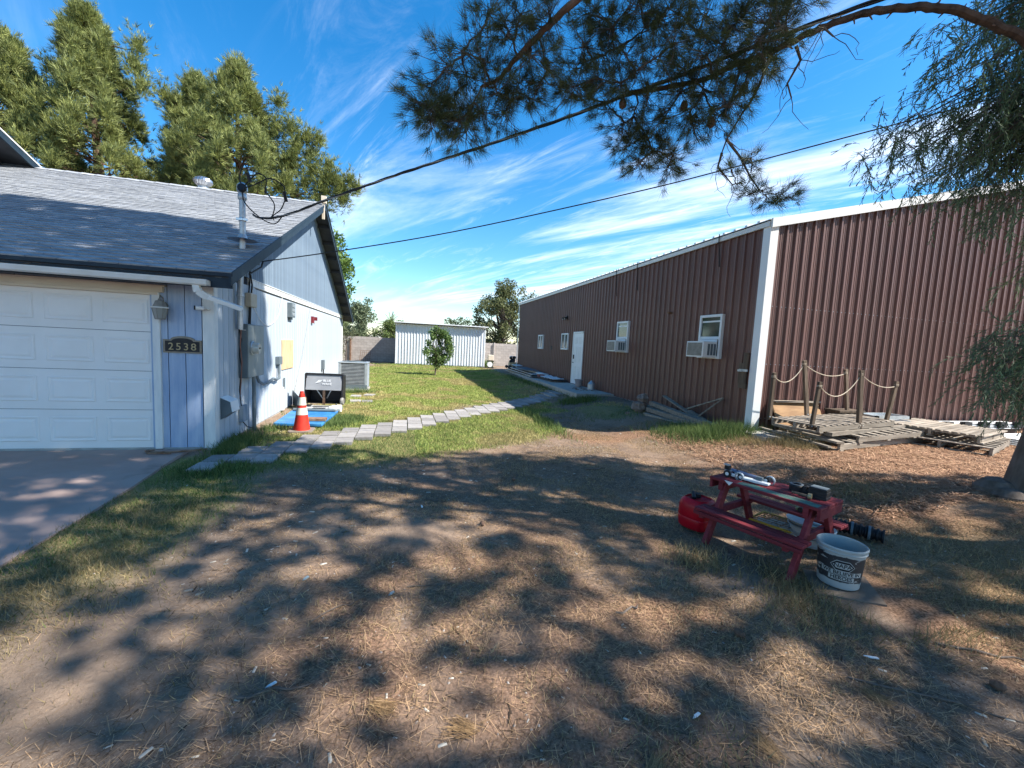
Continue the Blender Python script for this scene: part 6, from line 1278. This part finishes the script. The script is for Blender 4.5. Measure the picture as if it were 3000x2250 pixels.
# lush green along the path and driveway edge
x, y = scatter(150000, -3.0, 4.2, 2.6, 11.8, lambda x, y: np.clip(green(x, y)*1.2*(y < np.interp(x, PX, PY)+.9)*np.where(x > .3, .45, 1), 0, 1))
L1 = up_blades(x, y, .035+.035*fbm(x, y, .5, 61), .0058, (.04, .085, .02), (.17, .24, .07), .5)
dr_ = np.repeat(sm((dryf(x, y)-.45)/.14)*(.35+.65*sm((3.9-y)/1.2)), 3)[:, None]; L1 = (L1[0], L1[1], L1[2]*(1-dr_)+np.array([.24, .19, .09])*dr_); L_.append(L1)
# tall weeds: by the white corner trim, garage corner, along walls
for (cx_, cy_, rx, ry, n_, h) in ((5.75, 6.35, .55, .26, 2300, .24), (5.3, 6.9, .5, .5, 2600, .12), (-2.35, 6.75, .2, .5, 2200, .14), (-2.2, 5.6, .4, .3, 1500, .09), (3.0, 8.6, .15, 1.2, 700, .16), (6.9, 31.8, .9, .5, 3000, .5), (5.05, 11.5, .5, .4, 1500, .14), (4.9, 9.3, .6, .5, 2000, .09), (-1.15, 9.0, .35, .35, 1800, .10), (-1.3, 8.45, .22, .25, 1200, .10), (-2.2, 8.0, .25, .4, 500, .10), (-1.5, 13.5, .5, .2, 500, .16), (5.2, 17, .25, 3.5, 2500, .12), (2.1, 30, 3.5, .12, 2500, .10), (-2.4, 14.5, .15, 4, 1500, .08)):
    x = cx_+RG.normal(size=n_)*rx*.6; y = cy_+RG.normal(size=n_)*ry*.6; k_ = ~blocked(x, y) & ~onpav(x, y); x = x[k_]; y = y[k_]
    L_.append(up_blades(x, y, np.full(len(x), h), .006+.0007*cy_, (.05, .10, .025), (.20, .26, .09), .4))
V, F, C = cat(L_); o = npobj('green_grass', V, F, C, m_grass); tag(o, 'short green and yellowing grass along the path and over the lawn', 'grass', kind='stuff')
# dry tan grass in clumps over the foreground
L_ = []
x, y = scatter(230000, -3.0, 8, 1.0, 9.5, lambda x, y: np.clip(sm((fbm(x, y, .55, 71)-.46)/.12)*(1-.7*green(x, y))*(.3+.9*sm((x+1.0)/2.0)), 0, 1))
L_.append(up_blades(x, y, np.full(len(x), .042), .0042, (.10, .068, .032), (.58, .43, .23), .85))
for (cx_, cy_, r_, n_, h) in ((6.25, 5.4, .28, 1800, .16), (5.7, 5.75, .3, 900, .15), (2.35, 2.75, .22, 700, .10), (2.9, 2.35, .25, 800, .10), (2.6, 2.05, .25, 700, .09), (5.2, 3.6, .3, 700, .10), (3.2, 1.9, .3, 700, .10), (1.2, 1.25, .3, 700, .05), (-2.2, 3.2, .5, 1800, .07), (-2.1, 4.2, .45, 1500, .07), (-1.9, 2.4, .5, 1500, .06), (6.5, 5.6, .3, 500, .25), (3.4, 1.75, .2, 300, .09), (4.6, 1.9, .8, 1500, .08)):
    x = cx_+RG.normal(size=n_)*r_*.6; y = cy_+RG.normal(size=n_)*r_*.6; k_ = ~blocked(x, y); x = x[k_]; y = y[k_]; L_.append(up_blades(x, y, np.full(len(x), h), .005, (.14, .11, .05), (.42, .33, .17), .55))
V, F, C = cat(L_); o = npobj('dry_grass', V, F, C, m_grass); tag(o, 'sparse tufts of straw coloured dead grass in the near yard', 'grass', kind='stuff')
# fallen needles and straw lying flat
def lying(x, y, ln, w, c0, c1, lift=.006):
    k = len(x); a = RG.uniform(0, 6.283, k); P = np.stack([x, y, zg(x, y)+lift*(.4+RG.random(k))], 1); D = np.stack([np.cos(a), np.sin(a), RG.normal(size=k)*.12], 1)*(ln*(.5+RG.random(k)))[:, None]
    t_ = RG.random((k, 1)); return strips(P, D, w, np.array(c0)*(1-t_)+np.array(c1)*t_)
x, y = scatter(380000, -3.4, 8.5, 1.0, 9.0, lambda x, y: np.clip(.16+.9*sm((fbm(x, y, .8, 81)-.42)/.16)*(1-green(x, y)*.6)+.5*litter(x, y), 0, 1)*np.clip(1.5-.13*y, .3, 1)*(.45+.55*sm((x+.6)/2.6)))
A1 = lying(x, y, np.full(len(x), .058)*(.6+1.1*RG.random(len(x))**2), .0021, (.06, .034, .02), (.60, .39, .22))
x, y = scatter(60000, 4.5, 13, 3.0, 6.9, lambda x, y: np.clip(litter(x, y)*1.2, 0, 1))
A2 = lying(x, y, np.full(len(x), .09), .008, (.18, .085, .05), (.58, .36, .22), .02)
V, F, C = cat([A1, A2]); o = npobj('pine_straw', V, F, C, m_straw); tag(o, 'brown pine needles and straw scattered over the dirt', 'pine straw', kind='stuff')
# twigs, chips, pebbles
def chips(n_, x0, x1, y0, y1, s0, s1, c0, c1, elong=3.0):
    x, y = scatter(n_, x0, x1, y0, y1, lambda x, y: np.clip((1-green(x, y))*(.35+sm((fbm(x, y, .9, 91)-.45)/.15)), 0, 1)); k = len(x); a = RG.uniform(0, 6.283, k); s_ = s0+(s1-s0)*RG.random(k)**2.5
    u_ = np.stack([np.cos(a), np.sin(a), np.zeros(k)], 1)*(s_*elong/2)[:, None]; v_ = np.stack([-np.sin(a), np.cos(a), np.zeros(k)], 1)*(s_/2)[:, None]; b_ = np.stack([x, y, zg(x, y)-.002], 1); t_ = np.array([0, 0, 1])*(s_*.45)[:, None]+v_*.1
    V = np.stack([b_-u_-v_, b_+u_-v_, b_+u_+v_, b_-u_+v_, b_-u_*.9-v_*.8+t_, b_+u_*.85-v_*.8+t_, b_+u_*.9+v_*.8+t_, b_-u_*.85+v_*.8+t_], 1).reshape(-1, 3)
    f_ = np.array([[4, 5, 6, 7], [0, 1, 5, 4], [1, 2, 6, 5], [2, 3, 7, 6], [3, 0, 4, 7]]); F = (np.arange(k)[:, None, None]*8+f_[None]).reshape(-1, 4); t2 = RG.random((k, 1))
    return V, F, np.repeat(np.array(c0)*(1-t2)+np.array(c1)*t2, 8, 0)
V, F, C = cat([chips(2600, -3.2, 8, 1.0, 8.5, .005, .016, (.30, .26, .20), (.62, .58, .5), 3.2), chips(8000, -3.2, 8, 1.0, 7, .004, .012, (.16, .12, .1), (.42, .37, .32), 1.4), chips(3500, -3.2, 8, 1.0, 8, .004, .010, (.05, .035, .025), (.12, .085, .06), 7)])
o = npobj('wood_chips', V, F, C, m_straw); tag(o, 'pale wood chips, bark bits and pebbles strewn over the dirt', 'wood chips', kind='stuff')
# individual sticks, cones and litter one can pick out
def gz(x, y): return float(zg(np.array([x]), np.array([y]))[0])
for i, (x, y, a, ln, r_, lb) in enumerate(((-.55, 2.02, .1, .30, .007, 'long thin curved dark stick on the bare dirt at lower left'), (1.45, 2.28, .35, .20, .008, 'short charred stick with a pale broken end near the centre'), (-.15, 1.35, 1.5, .16, .011, 'thick dark stick at the bottom left of centre'), (-.35, 2.6, .6, .34, .005, 'thin forked twig on the dirt left of centre'), (.2, 2.75, -.2, .3, .005, 'wiry dark twig beside the pale hollow'), (.35, 4.3, -.5, .22, .009, 'small dark stick on the litter behind the pale hollow'), (2.6, 5.2, .1, .3, .012, 'dark twig lying in the far shade before the lumber'), (2.6, 1.35, -.6, .7, .006, 'long slender twig at lower right of the picture'), (3.4, 1.5, -.4, .6, .007, 'long thin twig near the lower right corner'))):
    pts = [Vector((x+ln*(k/6-.5)*math.cos(a)+rnd.gauss(0, .008), y+ln*(k/6-.5)*math.sin(a)+rnd.gauss(0, .012), 0)) for k in range(7)]
    for p in pts: p.z = gz(p.x, p.y)+r_+rnd.uniform(0, .006)
    q = MB().tube(pts, [r_, r_*.95, r_*.9, r_*.9, r_*.8, r_*.7, r_*.4], 7); tag(q.build('stick', m_bark2, None, smooth=True), lb, 'stick', 'sticks lying on the dirt')
def pcone(x, y, lb):
    q = MB(); z = gz(x, y)+.022; q.lathe([(0, -.03), (.02, -.025), (.026, 0), (.018, .025), (0, .035)], 8, (x, y, z), Matrix.Rotation(R(80), 4, 'X'))
    for k in range(44):
        ph_ = math.acos(1-2*(k+.5)/44); th_ = k*2.4; d = Vector((math.sin(ph_)*math.cos(th_), math.cos(ph_)*1.3, math.sin(ph_)*math.sin(th_)))*.62; c = Vector((x, y, z)); s_ = d.cross(Vector((.1, .2, 1))).normalized()*.008
        q.add([c+d*.018-s_, c+d*.018+s_, c+d*.035+s_*.6+Vector((0, 0, .003)), c+d*.035-s_*.6+Vector((0, 0, .003))], [(0, 1, 2, 3)])
    tag(q.build('pinecone', m_cone), lb, 'pine cone', 'fallen pine cones')
pcone(1.98, 1.92, 'dark pine cone on the straw below the red table, nearer the centre'); pcone(3.05, 1.32, 'dark pine cone on the grass below and right of the pail'); pcone(.72, 3.62, 'pine cone in the shade on the litter in the middle distance'); pcone(1.35, 4.9, 'small dark pine cone in the far shade, right of centre')
for x, y, a, w, h, lb in ((-.58, 2.05, .3, .05, .018, 'white feather like scrap on the dirt at lower left'), (.20, 4.15, 1.6, .07, .02, 'small white scrap on the litter above centre left'), (2.6, 1.62, -.6, .075, .012, 'narrow white paper strip on the grass below the pail'), (1.35, 1.5, .05, .045, .016, 'short white stub lying on the straw near the bottom centre'), (2.2, 1.0, .1, .06, .02, 'crumpled white foil piece at the bottom right'), (-.62, 2.95, .5, .045, .03, 'bluish grey stone chip on the dirt, left of centre'), (-.05, 2.7, .2, .04, .03, 'pale blue grey stone on the dirt by the bare patch')):
    q = MB(); z = gz(x, y)+.008; ca_, sa_ = math.cos(a), math.sin(a); P_ = [(-w/2, -h*.3), (-w*.1, -h/2), (w/2, -h*.1), (w*.35, h/2), (-w*.2, h*.4)]
    q.prism([(x+u_*ca_-v_*sa_, y+u_*sa_+v_*ca_, z+.004*math.sin(u_*90)) for u_, v_ in P_], (.001, 0, .006)); st_ = 'stone' in lb
    tag(q.build('stone_chip' if st_ else 'scrap', mat('blue_stone', (.25, .32, .34), rough=.8) if st_ else m_vinyl), lb, 'stone' if st_ else 'scrap')
for x, y in ((.32, 1.62), (1.0, 1.3), (1.55, 1.25), (-.1, 1.85), (2.3, 1.45)):
    k = 60; P = np.stack([x+RG.normal(size=k)*.02, y+RG.normal(size=k)*.02, np.full(k, gz(x, y)+.012)], 1); a0 = RG.uniform(0, 6.28); a = a0+RG.normal(size=k)*.35; D = np.stack([np.cos(a), np.sin(a), .01+.04*RG.random(k)], 1)*.10
    t_ = RG.random((k, 1)); V, F, C = strips(P, D, .0022, np.array([.12, .07, .035])*(1-t_)+np.array([.40, .25, .12])*t_)
    tag(npobj('needle_cluster', V, F, C, m_straw), 'fan shaped bunch of fallen tan pine needles on the near dirt', 'pine needles', 'bunches of fallen pine needles', 'stuff')
